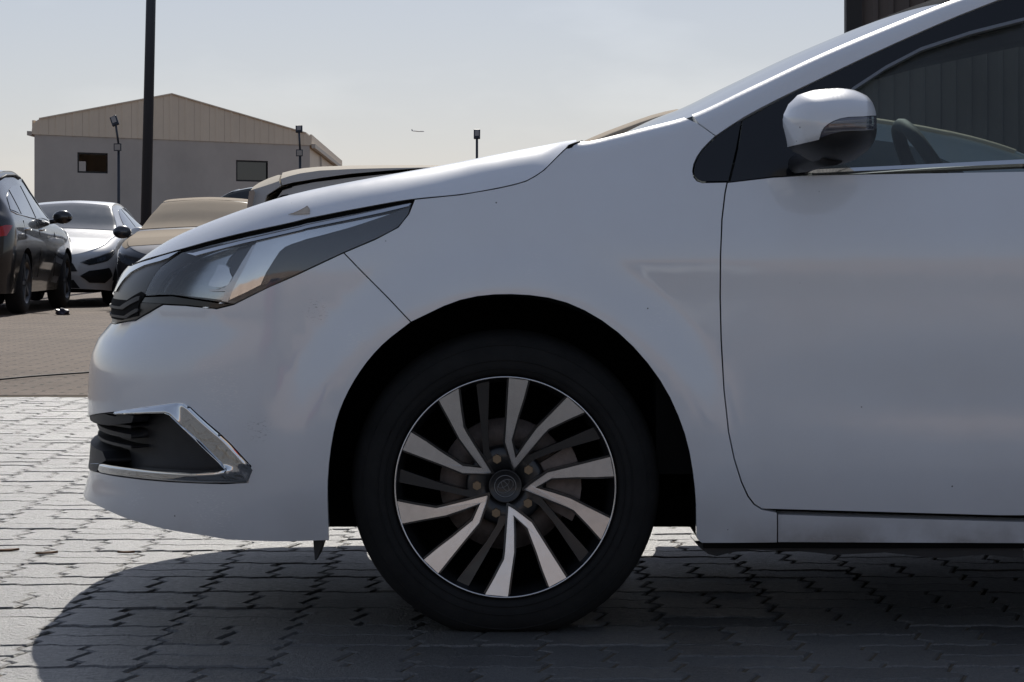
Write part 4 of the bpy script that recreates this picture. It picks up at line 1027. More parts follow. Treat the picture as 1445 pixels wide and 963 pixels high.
sedan = dict(belt=[(0,.62),(.3,.70),(1.0,.84),(2.2,.93),(3.4,.98),(4.3,.97),(4.7,.9)],
             top=[(0,.68),(.25,.78),(.7,.89),(1.35,.985),(1.62,1.07),(2.0,1.27),(2.3,1.39),(2.75,1.43),(3.3,1.40),(3.8,1.25),(4.2,1.07),(4.7,.98)],
             wtop=[(0,.84),(1.3,.86),(1.7,.80),(2.3,.64),(3.3,.63),(4.0,.74),(4.7,.82)])
v = Shape.VS
# white sedan at the back, nose towards the camera
S1 = Shape(4.7, 1.82, .2, **sedan)
xw = at(157, 400, ground_Y(431)-.7)[0]
sw_ = build_car('white_sedan', 'clean white sedan facing the camera beside the black estate car', S1, (xw-.91, ground_Y(431)-.75, 0), R(90), MT['car_white'], (.86, 3.7), .335, MT['bg_glass'], MT['bg_glass_grey'],
          [(1.5, 3.25*v), (2.05, 3.28*v), (2.22, 3.35*v), (2.28, 5*v), (1.44, 5*v)], [(3.4, 5*v), (3.4, 3.4*v), (4.1, 3.4*v), (4.15, 5*v)],
          [[(1.9,.97),(2.3,1.2),(2.55,1.31),(2.8,1.33),(2.8,.99)], [(2.87,.99),(2.87,1.33),(3.3,1.29),(3.65,1.14),(3.75,1.02)]],
          [([(.0, 1.38*v), (.3, 1.45*v), (.5, 1.68*v), (.58, 1.93*v), (.3, 1.97*v), (.05, 1.84*v), (-.12, 1.62*v)], MT['bg_glass'], 'headlight'),
           ([(.06, 1.80*v), (.3, 1.90*v), (.54, 1.9*v), (.54, 1.94*v), (.3, 1.95*v), (.05, 1.84*v)], MT['chrome'], 'lamp_strip'),
           ([(.12, 1.52*v), (.26, 1.55*v), (.28, 1.75*v), (.14, 1.74*v)], MT['lamp_clear'], 'lamp_lens'),
           ([(.02, .36*v), (.28, .34*v), (.44, .62*v), (.32, 1.05*v), (.0, 1.0*v), (-.12, .7*v)], MT['mat_black'], 'air_intake')], None,
          mirrors=(1.75, .98, MT['car_white']), grille=[([(-.16, 1.0*v), (-.22, 1.62*v)], MT['mat_black'], 'grille'), ([(-.1, .06*v), (-.2, .5*v)], MT['mat_black'], 'lower_grille')])
# black estate on the left, driving away from the camera
suv = dict(belt=[(0,.80),(.4,.90),(1.1,1.0),(2.4,1.06),(3.8,1.12),(4.4,1.1),(4.65,1.0)],
           top=[(0,.86),(.25,.97),(.8,1.07),(1.35,1.14),(1.65,1.25),(2.0,1.46),(2.35,1.65),(2.9,1.72),(3.6,1.69),(4.1,1.56),(4.4,1.29),(4.65,1.05)],
           wtop=[(0,.86),(1.3,.87),(1.7,.82),(2.4,.68),(3.6,.66),(4.2,.7),(4.65,.84)])
S2 = Shape(4.66, 1.9, .25, nose=.7, tail=.5, **suv)
yr = ground_Y(442.3); xs2 = at(27, 442, yr)[0]
sv = build_car('black_estate_car', 'glossy black estate car at the left edge with chrome window line and red tail lamp', S2, (xs2-.94+.13, yr+3.68-.3, 0), R(-90), MT['car_black'], (.88, 3.55), .365, MT['bg_glass'], MT['bg_glass'],
          [(1.5, 3.25*v), (2.1, 3.3*v), (2.3, 3.4*v), (2.36, 5*v), (1.44, 5*v)], [(3.9, 5*v), (3.9, 3.5*v), (4.35, 3.4*v), (4.38, 5*v)],
          [[(1.75,1.1),(2.15,1.36),(2.45,1.5),(2.72,1.53),(2.72,1.13)], [(2.8,1.13),(2.8,1.53),(3.3,1.51),(3.55,1.46),(3.62,1.16)], [(3.68,1.17),(3.62,1.45),(3.9,1.36),(4.1,1.22)]],
          [([(4.32, 1.75*v), (4.45, 1.78*v), (4.7, 1.75*v), (4.7, 1.5*v), (4.45, 1.45*v)], MT['red'], 'tail_light'),
           ([(.1, 1.55*v), (.4, 1.6*v), (.6, 1.85*v), (.3, 1.9*v), (-.05, 1.75*v)], MT['lamp_clear'], 'headlight')], None,
          mirrors=(1.85, 1.16, MT['car_black']))
for sd in (1,):
    ch = S2.pts([(1.7,1.09),(2.4,1.115),(3.2,1.145),(3.9,1.175),(4.1,1.205)])
    for side_pts in (ch, [np.array([p[0], 10*v-p[1]]) for p in ch]):
        bm = bmesh.new(); q = S2.P(np.array([p[0] for p in side_pts]), np.array([p[1] for p in side_pts])); tube(bm, q, .011, 6); bm_obj('chrome_strip', bm, MT['chrome'], sv, True)
    ra = S2.pts([(2.5,1.60),(2.8,1.625),(3.3,1.61),(3.9,1.53)])
    for side_pts in (ra, [np.array([p[0], 10*v-p[1]]) for p in ra]):
        bm = bmesh.new(); q = S2.P(np.array([p[0] for p in side_pts]), np.array([p[1] for p in side_pts])); q[:, 2] += .03; tube(bm, q, .016, 6); bm_obj('roof_rail', bm, MT['mat_black'], sv, True)
    for hx in (2.55, 3.5):
        for s_ in (0, 1):
            p = S2.pts([(hx, 1.0)])[0]; p = p if not s_ else np.array([p[0], 10*v-p[1]])
            c = S2.P(np.array([p[0]]), np.array([p[1]]))[0]; rbox('door_handle', c[0]-.1, c[0]+.1, c[1]-.03, c[1]+.03, c[2]-.016, c[2]+.016, MT['chrome'], sv, .01)
    for hx in (2.76, 1.72, 3.66):
        ln = S2.pts([(hx, .42), (hx, .7), (hx, .95), (hx, 1.1)])
        for side_pts in (ln, [np.array([p[0], 10*v-p[1]]) for p in ln]):
            bm = bmesh.new(); q = S2.P(np.array([p[0] for p in side_pts]), np.array([p[1] for p in side_pts])); tube(bm, q, .005, 5); bm_obj('door_seam', bm, MT['void'], sv, True)
# dust-covered dark sedan, nose towards the camera
S3 = Shape(4.75, 1.83, .2, **sedan)
yd = 30.6-D; xd = at(158, 400, yd+.3)[0]
build_car('dusty_sedan', 'dark sedan caked in tan dust on roof, windscreen and bonnet', S3, (xd+.915, yd, 0), R(90), MT['car_dark'], (.9, 3.75), .335, MT['bg_glass'], MT['dusty_tan'],
          [(1.5, 3.25*v), (2.05, 3.28*v), (2.22, 3.35*v), (2.28, 5*v), (1.44, 5*v)], [(3.4, 5*v), (3.4, 3.4*v), (4.1, 3.4*v), (4.15, 5*v)],
          [[(1.9,.97),(2.3,1.2),(2.55,1.31),(2.8,1.33),(2.8,.99)], [(2.87,.99),(2.87,1.33),(3.3,1.29),(3.65,1.14),(3.75,1.02)]],
          [([(.08, 1.42*v), (.35, 1.5*v), (.62, 1.8*v), (.55, 2.0*v), (.3, 1.9*v), (-.08, 1.68*v)], MT['lamp_clear'], 'headlight')], None,
          tanroof=[('dust_hood', [(.35, 2.6*v), (.6, 2.35*v), (1.4, 2.5*v), (1.42, 5*v), (.22, 5*v)]), ('dust_roof', [(2.3, 3.5*v), (3.35, 3.5*v), (3.35, 5*v), (2.32, 5*v)])],
          mirrors=(1.75, .98, MT['car_dark']), grille=[([(-.3, .9*v), (-.25, 1.75*v)], MT['chrome'], 'grille')])
# black van-like car against the building
S5 = Shape(4.6, 1.9, .25, nose=.7, tail=.5, **suv)
pb = at(300, 282, 37.5-D)
build_car('black_suv', 'dark car with rounded cabin standing in the shade before the warehouse', S5, (pb[0]-2.05, 38.45-D, 0), 0, MT['car_black'], (.88, 3.55), .365, MT['bg_glass'], MT['bg_glass'],
          [(1.5, 3.25*v), (2.1, 3.3*v), (2.3, 3.4*v), (2.36, 5*v), (1.44, 5*v)], [(3.9, 5*v), (3.9, 3.5*v), (4.35, 3.4*v), (4.38, 5*v)],
          [[(1.75,1.1),(2.15,1.36),(2.45,1.5),(2.72,1.53),(2.72,1.13)], [(2.8,1.13),(2.8,1.53),(3.3,1.51),(3.55,1.46),(3.62,1.16)]],
          [([(.1, 1.55*v), (.4, 1.6*v), (.6, 1.85*v), (.3, 1.9*v), (-.05, 1.75*v)], MT['lamp_clear'], 'headlight')], None, mirrors=(1.85, 1.16, MT['car_black']), step=.12)
# silver crossover right behind the white car, its bonnet standing ajar
YN = 13.4-D
A = lambda px, py: at(px, py, YN)
def prof(lst): return [(A(px, py)[0]-A(343, 300)[0], A(px, py)[2]) for px, py in lst]
ptop = [(0.0, .95)]+prof([(353,276),(400,266),(450,258),(520,249),(610,240),(700,233)])+prof([(780,221),(825,199),(880,176),(957,151.5),(1010,144),(1100,143),(1245,160),(1345,177),(1445,204)])
ptop += [(ptop[-1][0]+.35, 1.16), (ptop[-1][0]+.62, 1.02)]
LN = ptop[-1][0]
S4 = Shape(LN, 1.8, .2, belt=[(0,.85),(.3,.98),(.9,1.02),(2.0,1.03),(3.5,1.05),(LN,.95)], top=ptop, wtop=[(0,.84),(1.7,.84),(2.1,.78),(2.7,.66),(3.6,.66),(LN,.78)], nose=.55, tail=.5, rake=.25)
c4 = A(343, 300)
sc = build_car('silver_crossover', 'dusty silver crossover standing behind the white car with its bonnet ajar', S4, (c4[0], YN+.9, 0), 0, MT['car_silver'], (.85, 3.55), .34, MT['bg_glass'], MT['dusty_tan'],
          [(1.6, 1.8*v), (2.05, 2.05*v), (2.25, 2.5*v), (2.36, 3.3*v), (2.38, 5*v), (1.55, 5*v)], [(3.85, 5*v), (3.85, 3.5*v), (4.2, 3.4*v), (4.25, 5*v)],
          [[(2.42,1.07),(2.62,1.28),(2.9,1.40),(3.1,1.41),(3.1,1.08)], [(3.16,1.08),(3.16,1.41),(3.6,1.35),(3.85,1.24),(4.0,1.1)]],
          [([(.02, 1.55*v), (.12, 1.5*v), (.26, 1.95*v), (.1, 2.05*v), (-.05, 1.9*v)], MT['lamp_clear'], 'headlight')], None,
          tanroof=[('dust_roof', [(2.6, 3.35*v), (3.85, 3.35*v), (3.85, 5*v), (2.62, 5*v)])], mirrors=(2.2, 1.15, MT['car_silver']))
Li = lambda px, py, dy=0: A(px, py)-np.array([c4[0], YN+.9, 0])+np.array([0, dy, 0])
def wedge(name, topl, botl, mat_top, mat_side, w, dy, crown, midl=None, rise=.2):
    """a bonnet-like slab: side outline top and bottom lines from the near side, crowned across the car"""
    n = len(topl); ny = 14; vs = []; fs = []
    T = np.array([Li(*p) for p in topl]); B = np.array([Li(*p) for p in botl])
    for j in range(ny):
        r = j/(ny-1); k = 1-(2*r-1)**2
        for q in (T, B):
            for p in q: vs.append((p[0], p[1]+dy+w*r, p[2]+crown*k))
    m = 2*n
    if midl:
        T2 = np.array([Li(*p) for p in midl])
        for j in range(ny):
            for i in range(n): vs[j*m+i] = (vs[j*m+i][0], T[i, 1]+dy+rise+(w-rise)*j/(ny-1), vs[j*m+i][2])
        mi = len(vs); vs += [(p[0], p[1]+dy, p[2]) for p in T2]
    for j in range(ny-1):
        for i in range(n-1):
            a = j*m+i; fs += [(a, a+m, a+m+1, a+1), (a+n, a+n+1, a+n+m+1, a+n+m)]
        fs += [(j*m, j*m+n, (j+1)*m+n, (j+1)*m), (j*m+n-1, (j+1)*m+n-1, (j+1)*m+2*n-1, j*m+2*n-1)]
    k0 = len(fs)
    if midl:
        for i in range(n-1): fs += [(i, i+1, mi+i+1, mi+i), (mi+i, mi+i+1, n+i+1, n+i)]
        fs += [(0, mi, n), (n-1, 2*n-1, mi+n-1)]
    for i in range(n-1): fs += ([] if midl else [(i, i+1, n+i+1, n+i)])+[((ny-1)*m+i, (ny-1)*m+n+i, (ny-1)*m+n+i+1, (ny-1)*m+i+1)]
    o = mesh(name, vs, fs, mat_top, sc); o.data.materials.append(mat_side); o.data.set_sharp_from_angle(angle=R(35))
    for f in o.data.polygons:
        if abs(f.normal.y) > .6 or abs(f.normal.z) < .2: f.material_index = 1
    return o
wedge('hood', [(391,241.5),(405,238),(421,235),(445,232.8),(492,231),(540,230.5),(616,230.8),(700,232)], [(395,261),(410,257),(425,254.5),(449,250.5),(492,244.5),(540,240.3),(590,236.6),(700,234)], MT['pale_dust'], MT['car_silver'], 1.5, .12, .012, [(393,252),(407,247.5),(421,244),(449,240),(492,237.8),(540,236.6),(586,235.8),(700,233.4)])
wedge('front_panel', [(352,262),(360,256.5),(374,250),(387,245.5),(390,246)], [(347,296),(352,298),(366,300),(374,275),(394,262)], MT['pale_dust'], MT['car_silver'], 1.5, .1, .01, [(351,268),(358,266),(371,262),(383,258),(391,255)], .12)
wedge('inner_wing', [(395,268),(412,262),(440,256.5),(492,250),(560,243),(640,238)], [(372,300),(412,300),(440,300),(492,300),(560,300),(640,300)], MT['dusty_tan'], MT['car_silver'], 1.3, .16, .0)
bm = bmesh.new(); tube(bm, [Li(*p, .155) for p in ((369,286),(373,276),(382,270),(395,266),(408,262))], .008, 6); bm_obj('wing_seam', bm, MT['void'], sc, True)
bm = bmesh.new(); tube(bm, [Li(*p, .15) for p in ((384,290),(388,282),(395,277),(402,276),(407,281),(409,290))], .01, 6); bm_obj('headlamp_rim', bm, MT['void'], sc, True)
bm = bmesh.new(); prism(bm, [tuple(Li(*p)[[0, 2]]) for p in ((350.5,270),(357,267.5),(359,272),(354,296),(347,296))], -.86, -.7); bm_obj('side_lamp', bm, MT['lamp_clear'], sc)

# ================================================================ WAREHOUSE, POLES, DARK SHED
MT['plaster'] = pmat('grey_render', (.52, .465, .41), .9, vary=.1, vscale=.5, bump=.1, bscale=8)
MT['clad'] = pmat('beige_cladding', (.76, .63, .48), .6, vary=.06, vscale=.7)
MT['gutter'] = pmat('pale_gutter', (.5, .44, .37), .6)
MT['pole'] = pmat('painted_steel_pole', (.035, .042, .055), .5, .3)
MT['lampglass'] = pmat('floodlight_face', (.32, .3, .28), .4)
d1, d2, d3 = 100., 110.7, 135.
p1, p2 = at(48.5, 190, d1-D), at(437, 205, d2-D); p3 = at(470.5, 230, d3-D)
zE = p1[2]; p2[2] = zE
u_ = (p2-p1); u_[2] = 0; WL = np.linalg.norm(u_); u_ /= WL
s_ = (p3-p2); s_[2] = 0; s_ = s_/np.linalg.norm(s_); DEEP = 34.
BL = empty('warehouse', (p1[0], p1[1], 0), 'low gabled warehouse with beige ribbed gable above a grey wall', 'building')
def wpos(a, b, z): return np.array([u_[0]*a+s_[0]*b, u_[1]*a+s_[1]*b, z])
def wall_at(px, py):
    """place on the front wall seen at a pixel: (distance along, height)"""
    dx, dy = (px-722.5)/F, 1.0
    # solve p1+u*a = C+t*(dx,1)
    A_ = np.array([[u_[0], -dx], [u_[1], -dy]]); b_ = np.array([0-p1[0], -D-p1[1]])
    a, t = np.linalg.solve(A_, b_); return a, H+(HZ-py)*t/F
def wbox(name, a0, a1, b0, b1, z0, z1, mat, parent=BL):
    c = [(a0,b0,z0),(a1,b0,z0),(a1,b1,z0),(a0,b1,z0),(a0,b0,z1),(a1,b0,z1),(a1,b1,z1),(a0,b1,z1)]
    bm = bmesh.new(); vs = [bm.verts.new(wpos(*q)) for q in c]
    for f in ((0,3,2,1),(4,5,6,7),(0,1,5,4),(1,2,6,5),(2,3,7,6),(3,0,4,7)): bm.faces.new([vs[i] for i in f])
    return bm_obj(name, bm, mat, parent)
wa0, wz0 = wall_at(109, 244); wa1, wz1 = wall_at(152, 216.5); wb0, wy0 = wall_at(333, 256); wb1, wy1 = wall_at(378, 227.5)
T = .25
def wall_with_hole(name, holes, b0, b1, z1):
    """a wall built from piers and spandrels round its window openings"""
    bm = bmesh.new(); xs = [0]
    def add(a0, a1, z0, z1_):
        c = [(a0,b0,z0),(a1,b0,z0),(a1,b1,z0),(a0,b1,z0),(a0,b0,z1_),(a1,b0,z1_),(a1,b1,z1_),(a0,b1,z1_)]
        vs = [bm.verts.new(wpos(*q)) for q in c]
        for f in ((0,3,2,1),(4,5,6,7),(0,1,5,4),(1,2,6,5),(2,3,7,6),(3,0,4,7)): bm.faces.new([vs[i] for i in f])
    a = 0
    for h0, h1, g0, g1 in holes:
        add(a, h0, 0, z1); add(h0, h1, 0, g0); add(h0, h1, g1, z1); a = h1
    add(a, WL, 0, z1)
    return bm_obj(name, bm, MT['plaster'], BL)
wall_with_hole('wall', [(wa0, wa1, wz0, wz1), (wb0, wb1, wy0, wy1)], 0, T, zE)
# the opening in the back wall that shows as a bright spot through the left window
def back_at(px, py):
    q = p1+np.array([s_[0], s_[1], 0])*DEEP
    dx, dy = (px-722.5)/F, 1.0; A_ = np.array([[u_[0], -dx], [u_[1], -dy]]); b_ = np.array([-q[0], -D-q[1]])
    a, t = np.linalg.solve(A_, b_); return a, H+(HZ-py)*t/F
ba0, bz0 = back_at(141.5, 243.6); ba1, bz1 = back_at(148.5, 238.5)
wall_with_hole('wall', [(ba0, ba1, bz0, bz1)], DEEP-T, DEEP, zE)
wbox('wall', 0, T, T, DEEP-T, 0, zE, MT['plaster']); wbox('wall', WL-T, WL, T, DEEP-T, 0, zE, MT['clad'])
for (a0, a1, z0, z1) in ((wa0, wa1, wz0, wz1), (wb0, wb1, wy0, wy1)):
    bm = bmesh.new(); e = .07
    for (q0, q1, r0, r1) in ((a0, a1, z0, z0+e), (a0, a1, z1-e, z1), (a0, a0+e, z0+e, z1-e), (a1-e, a1, z0+e, z1-e)):
        c = [(q0,.06,r0),(q1,.06,r0),(q1,.14,r0),(q0,.14,r0),(q0,.06,r1),(q1,.06,r1),(q1,.14,r1),(q0,.14,r1)]; vs = [bm.verts.new(wpos(*t)) for t in c]
        for f in ((0,3,2,1),(4,5,6,7),(0,1,5,4),(1,2,6,5),(2,3,7,6),(3,0,4,7)): bm.faces.new([vs[i] for i in f])
    w_ = bm_obj('window', bm, MT['mat_black'], BL)
    if a0 == wb0: wbox('pane', a0+e, a1-e, .09, .11, z0+e, z1-e, MT['bg_glass'], w_)
    else: wbox('board', a0+e, a0+e+.22*(a1-a0), .09, .12, z0+e, z0+e+.48*(z1-z0), MT['plaster'], w_)
# gable cladding in sheets with standing ribs
pa, pz = wall_at(243, 133.5); lz = wall_at(50, 170)[1]; rz_ = wall_at(440, 190)[1]
def gable_z(a):
    z = lz+(pz-lz)*a/pa if a < pa else pz+(rz_-pz)*(a-pa)/(WL-pa)
    for e in (a+.12, WL+.12-a):
        if e < .4: z -= .4*(1-math.sqrt(max(0, 1-(1-e/.4)**2)))
    return z
nsh = 18
for k in range(nsh):
    a0, a1 = -.12+(WL+.24)*k/nsh, -.12+(WL+.24)*(k+1)/nsh-.01; bm = bmesh.new(); cols = []
    for (f, dpt) in ((0, -.05), (.04, -.05), (.12, -.05), (.24, -.05), (.38, -.05), (.44, -.085), (.56, -.085), (.62, -.05), (.76, -.05), (.88, -.05), (.96, -.05), (1, -.05)):
        a = a0+(a1-a0)*f; cols.append([bm.verts.new(wpos(a, dpt, zE)), bm.verts.new(wpos(a, dpt, gable_z(a))), bm.verts.new(wpos(a, .1, gable_z(a))), bm.verts.new(wpos(a, .1, zE))])
    for i in range(len(cols)-1):
        for j in range(4): bm.faces.new((cols[i][j], cols[i+1][j], cols[i+1][(j+1) % 4], cols[i][(j+1) % 4]))
    bm.faces.new(cols[0][::-1]); bm.faces.new(cols[-1])
    bm_obj('cladding_sheet', bm, MT['clad'], BL)
bm = bmesh.new()
for (q0, q1) in ((.25, pa), (pa, WL-.2)):
    z0_, z1_ = gable_z(np.clip(q0, 0, WL)), gable_z(np.clip(q1, 0, WL))
    c = [(q0,-.14,z0_),(q1,-.14,z1_),(q1,DEEP+.2,z1_),(q0,DEEP+.2,z0_)]
    lo = [bm.verts.new(wpos(*t)) for t in c]; hi = [bm.verts.new(wpos(t[0], t[1], t[2]+.05)) for t in c]
    bm.faces.new(lo[::-1]); bm.faces.new(hi)
    for i in range(4): bm.faces.new((lo[i], lo[(i+1) % 4], hi[(i+1) % 4], hi[i]))
bm_obj('roof', bm, MT['clad'], BL)
wbox('side_cladding', WL+.0, WL+.12, .05, DEEP, zE, rz_, MT['clad']); wbox('side_cladding', -.12, 0, .05, DEEP, zE, lz, MT['clad'])
wbox('gutter', WL+.12, WL+.34, -.1, DEEP, zE-.12, zE+.06, MT['gutter']); wbox('gutter', -.32, -.125, -.2, DEEP, zE-.05, zE+.12, MT['gutter'])
wbox('downpipe', WL+.02, WL+.14, 9, 9.15, 2.5, zE-.1, MT['gutter'])
# low dark wall in front of the warehouse
q0, q1 = at(60, 340, 92.-D), at(420, 340, 97.-D)
bm = bmesh.new(); zt_ = at(180, 314, 92.-D)[2]
dw = q1-q0
for i in range(12):
    a = q0+dw*i/12; b_ = q0+dw*(i+1)/12-dw*.004; vs = [bm.verts.new((p[0], p[1]+o, z)) for z in (0, zt_) for (p, o) in ((a, 0), (b_, 0), (b_, .2), (a, .2))]
    for f in ((0,3,2,1),(4,5,6,7),(0,1,5,4),(1,2,6,5),(2,3,7,6),(3,0,4,7)): bm.faces.new([vs[k] for k in f])
lw = bm_obj('boundary_wall', bm, MT['mat_black']); tag(lw, 'low dark boundary wall along the foot of the warehouse', 'wall')
# lamp posts with a tilted street head and a floodlight box
def lamp_post(px, head_top, head_bot, box, d, label, tilt):
    b = ground(0, HZ+K/d); x = at(px, 300, d-D)[0]; g = 'slim lamp posts in the yard'
    r = empty('lamp_post', (x, d-D, 0), label, 'lamp post', g)
    L = lambda qx, qy: at(qx, qy, d-D)-np.array([x, d-D, 0])
    zb_ = L(px, box[0])[2] if box else L(px, head_bot[1])[2]
    bm = bmesh.new(); tube(bm, [(0, 0, 0), (0, 0, zb_)], [.055, .045], 10); bm_obj('pole', bm, MT['pole'], r, True)
    bm = bmesh.new(); bx(bm, -.17, .17, -.17, .17, 0, .03); bm_obj('base_plate', bm, MT['pole'], r)
    hb, ht = L(*head_bot), L(*head_top)
    bm = bmesh.new(); tube(bm, [(0, 0, zb_-.05), tuple(hb)], .035, 8); bm_obj('arm', bm, MT['pole'], r, True)
    ax = Vector(ht-hb); hl = ax.length; an_ = math.atan2(ax.x, ax.z)
    Mx = Matrix.Translation(hb) @ Matrix.Rotation(an_, 4, 'Y') @ Matrix.Rotation(R(-25), 4, 'X')
    bm = bmesh.new(); bx(bm, -.115, .115, -.04, .06, 0, hl*1.05, Mx); bmesh.ops.bevel(bm, geom=bm.edges[:], offset=.02, segments=1, affect='EDGES'); hd = bm_obj('lamp_head', bm, MT['pole'], r)
    bm = bmesh.new(); bx(bm, -.07, .07, -.055, -.043, hl*.25, hl*.92, Mx); bm_obj('lens', bm, MT['lampglass'], hd)
    if box:
        c = L(box[2], (box[0]+box[1])/2); hw = (box[1]-box[0])/2*d/F*1.0
        bm = bmesh.new(); bx(bm, c[0]-hw, c[0]+hw, -.16, -.05, c[2]-hw, c[2]+hw); fb = bm_obj('floodlight', bm, MT['pole'], r)
        bm = bmesh.new(); bx(bm, c[0]-hw*.75, c[0]+hw*.75, -.175, -.162, c[2]-hw*.75, c[2]+hw*.75); bm_obj('lens', bm, MT['lampglass'], fb)
lamp_post(167.5, (158, 163.5), (163.5, 177), (203, 213.5, 166.8), 80., 'slim lamp post before the left window of the warehouse with a bent arm and floodlight', 0)
lamp_post(423.5, (421.5, 176.5), (422, 187), (211.5, 221, 423), 84., 'slim lamp post at the right corner of the warehouse with floodlight', 0)
lamp_post(673, (673, 182), (673, 196), None, 88., 'lone lamp post against the sky above the white bonnet', 0)
# the tall pole, leaning a little
r = empty('tall_pole', (at(204, 300, 50.-D)[0], 50.-D, 0), 'tall thick dark pole rising past the top of the picture before the warehouse', 'pole')
bt = np.array([0, 0, 0]); tp = at(213, 0, 50.-D)-np.array([at(204, 300, 50.-D)[0], 50.-D, 0]); tp = tp*1.9
bm = bmesh.new(); tube(bm, [bt, tp], [.112, .085], 14); bm_obj('pole', bm, MT['pole'], r, True)
bm = bmesh.new(); bx(bm, -.25, .25, -.25, .25, 0, .04); bm_obj('base_plate', bm, MT['pole'], r)
bm = bmesh.new(); bx(bm, tp[0]-.6, tp[0]+.6, -.1, .1, tp[2]-.1, tp[2]+.08); bm_obj('crossarm', bm, MT['pole'], r)
# dark ribbed shed to the right
MT['shed'] = pmat('dark_brown_cladding', (.085, .07, .063), .6, vary=.15, vscale=1.2)
xs0 = at(1197.5, 20, 24.-D)[0]; ys0 = 24.-D; SH = empty('dark_shed', (xs0, ys0, 0), 'tall dark brown shed of ribbed metal sheets behind the white car\'s cabin', 'building')
for k in range(14):
    a0 = k*.9; bm = bmesh.new(); cols = []
    pr_ = [(0, 0), (.07, 0)]
    for q in range(6): b = q*.15; pr_ += [(b+.08, -.035), (b+.125, -.035), (b+.145, 0)]
    pr_ = [(0, 0)]+[t for t in pr_[2:] if t[0] < .895]+[(.893, 0)]
    for (f, dpt) in pr_: cols.append([bm.verts.new((a0+f, dpt, 0)), bm.verts.new((a0+f, dpt, 7)), bm.verts.new((a0+f, .06, 7)), bm.verts.new((a0+f, .06, 0))])
    for i in range(len(cols)-1):
        for j in range(4): bm.faces.new((cols[i][j], cols[i+1][j], cols[i+1][(j+1) % 4], cols[i][(j+1) % 4]))
    bm.faces.new(cols[0][::-1]); bm.faces.new(cols[-1]); bm_obj('cladding_sheet', bm, MT['shed'], SH)
bm = bmesh.new(); bx(bm, -.03, .12, -.06, .1, 0, 7.02); bm_obj('corner_trim', bm, MT['mat_black'], SH)
bm = bmesh.new(); bx(bm, .02, 12.58, .07, .2, 0, 6.9); bm_obj('backing', bm, MT['shed'], SH)
bm = bmesh.new(); bx(bm, -.04, 12.65, -.08, .26, 7.03, 7.12); bm_obj('cap_rail', bm, MT['shed'], SH)
# ================================================================ SMALL THINGS
g = ground(88, 444.5); bm = bmesh.new(); bmesh.ops.create_icosphere(bm, subdivisions=3, radius=.1)
for q in bm.verts:
    n = 1+.45*math.sin(q.co.x*41+q.co.y*23)*math.sin(q.co.z*37+q.co.x*11); q.co = Vector((q.co.x*n*.85, q.co.y*n*.8, max(-.0, q.co.z*n*.5+.03)))
o = bm_obj('rubbish', bm, pmat('crumpled_dark_plastic', (.03, .025, .04), .4)); o.location = g; tag(o, 'small crumpled dark rag on the brown paving near the black car\'s front wheel', 'rubbish')
bm = bmesh.new(); tube(bm, [ground(-160, 543)+np.array([0, 0, .012]), ground(0, 538.5)+np.array([0, 0, .012]), ground(40, 534.5)+np.array([0, 0, .012]), ground(80, 531.5)+np.array([0, 0, .012]), ground(125, 528.5)+np.array([0, 0, .012]), ground(300, 521)+np.array([0, 0, .012])], .006, 6)
o = bm_obj('cable', bm, MT['mat_black'], None, True); tag(o, 'thin dark cable lying across the brown paving', 'cable')
# scraps and dry leaves in the joints of the near paving
MT['leaf'] = pmat('dry_leaf', (.16, .085, .045), .8, vary=.4, vscale=40)
for (px, py, w_, a, lb) in ((8,778,.07,.3,'long brown dry leaf at the left edge of the sunlit paving'),(66,782,.06,.5,'bent brown twig-like leaf just left of the car shadow tip'),(178,781,.045,0,'dark brown strip of leaf on the sunlit paving above the shadow edge')):
    g = ground(px, py); bm = bmesh.new()
    pts = [(-w_/2, 0), (-w_*.2, w_*.16), (w_*.25, w_*.13), (w_/2, 0), (w_*.2, -w_*.14), (-w_*.25, -w_*.1)]
    A_ = [bm.verts.new((p[0], p[1], .004+.006*abs(p[0])/w_)) for p in pts]; B_ = [bm.verts.new((p[0], p[1], .001)) for p in pts]
    bm.faces.new(A_); bm.faces.new(B_[::-1])
    for i in range(6): bm.faces.new((A_[i], B_[i], B_[(i+1) % 6], A_[(i+1) % 6]))
    o = bm_obj('dry_leaf', bm, MT['leaf']); o.location = g; o.rotation_euler = (0, 0, a); tag(o, lb, 'leaf', 'dry scraps on the grey paving')
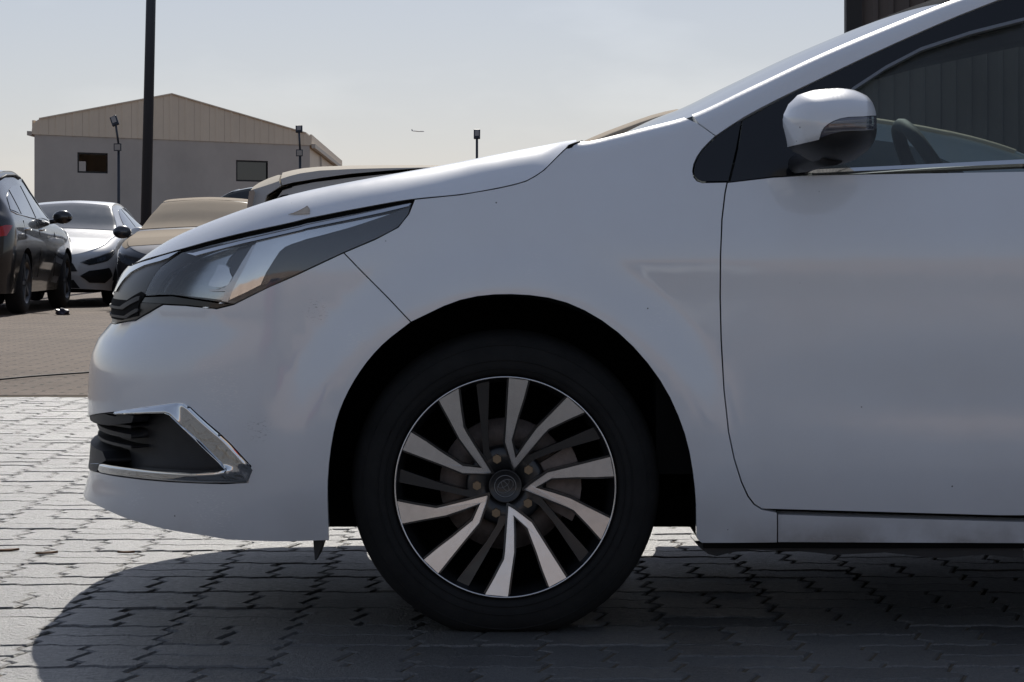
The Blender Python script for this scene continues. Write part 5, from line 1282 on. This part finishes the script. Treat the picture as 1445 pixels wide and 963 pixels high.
# airliner far off
dp = 6500.; pc_ = at(590, 185.5, dp); k_ = dp/F
AP = empty('airliner', pc_, 'tiny pale airliner low in the sky', 'aeroplane'); MT['plane'] = pmat('pale_aeroplane', (.6, .6, .62), .5)  # pale body colour stands in for the haze before it
bm = bmesh.new(); tube(bm, [(-9.5*k_, 0, .9*k_), (-7*k_, 0, .5*k_), (0, 0, 0), (7*k_, 0, -.25*k_), (8.7*k_, 0, -.3*k_)], [.3*k_, .75*k_, .85*k_, .8*k_, .2*k_], 10); bm_obj('fuselage', bm, MT['plane'], AP, True)
bm = bmesh.new(); prism(bm, [(-9.6*k_, 3.1*k_), (-8.6*k_, 3.1*k_), (-6.9*k_, .8*k_), (-9.2*k_, 1.0*k_)], -.3, .3); bm_obj('tail_fin', bm, MT['plane'], AP)
for sd in (1, -1):
    bm = bmesh.new(); vs = [bm.verts.new((x*k_, sd*y*k_, z*k_+dz)) for dz in (0, .5) for x, y, z in ((1.5, 0, -.2), (-1.6, 0, -.2), (-3.6, 8, .3), (-2.9, 8, .3))]
    for f in ((0,3,2,1),(4,5,6,7),(0,1,5,4),(1,2,6,5),(2,3,7,6),(3,0,4,7)): bm.faces.new([vs[i] for i in f])
    bm_obj('wing', bm, MT['plane'], AP)

# ================================================================ ADDED WALL AND CARS BEHIND THE CAMERA (unseen, mirrored in lacquer and chrome)
MT['tan_wall'] = pmat('tan_reflected_wall', (.42, .33, .27), .85, vary=.12, vscale=.5)
bm = bmesh.new()
for k in range(16): bx(bm, -48+k*6, -42.08+k*6, -34.2, -34, 0, 3.4)
for k in range(17): bx(bm, -48.2+k*6, -47.8+k*6, -33.98, -33.8, 0, 3.6)
o = bm_obj('reflected_wall', bm, MT['tan_wall']); tag(o, 'unseen tan wall added opposite the white car to be mirrored in its paint', 'wall')
MT['car_red'] = pmat('red_lacquer', (.3, .02, .018), .3, coat=1, vary=.05)
S6 = Shape(4.3, 1.76, .2, **sedan)
for (x_, y_, mt, lb) in ((-5.5, -17., MT['car_red'], 'unseen red sedan added opposite the white car to be mirrored in it'), (1.5, -18., MT['car_white'], 'unseen white sedan added opposite the white car to be mirrored in it'), (7.5, -17.5, MT['car_dark'], 'unseen dark sedan added opposite the white car to be mirrored in it')):
    build_car('reflected_sedan', lb, S6, (x_, y_, 0), R(-90), mt, (.84, 3.5), .33, MT['bg_glass'], MT['bg_glass'],
          [(1.5, 3.25*v), (2.05, 3.28*v), (2.22, 3.35*v), (2.28, 5*v), (1.44, 5*v)], [(3.4, 5*v), (3.4, 3.4*v), (3.9, 3.4*v), (3.95, 5*v)],
          [[(1.9,.97),(2.3,1.2),(2.55,1.31),(2.8,1.33),(2.8,.99)], [(2.87,.99),(2.87,1.33),(3.3,1.29),(3.6,1.16)]],
          [([(.08, 1.42*v), (.35, 1.5*v), (.62, 1.8*v), (.55, 2.0*v), (.3, 1.9*v), (-.08, 1.68*v)], MT['lamp_clear'], 'headlight')], None, step=.12, group='unseen cars added for reflections')
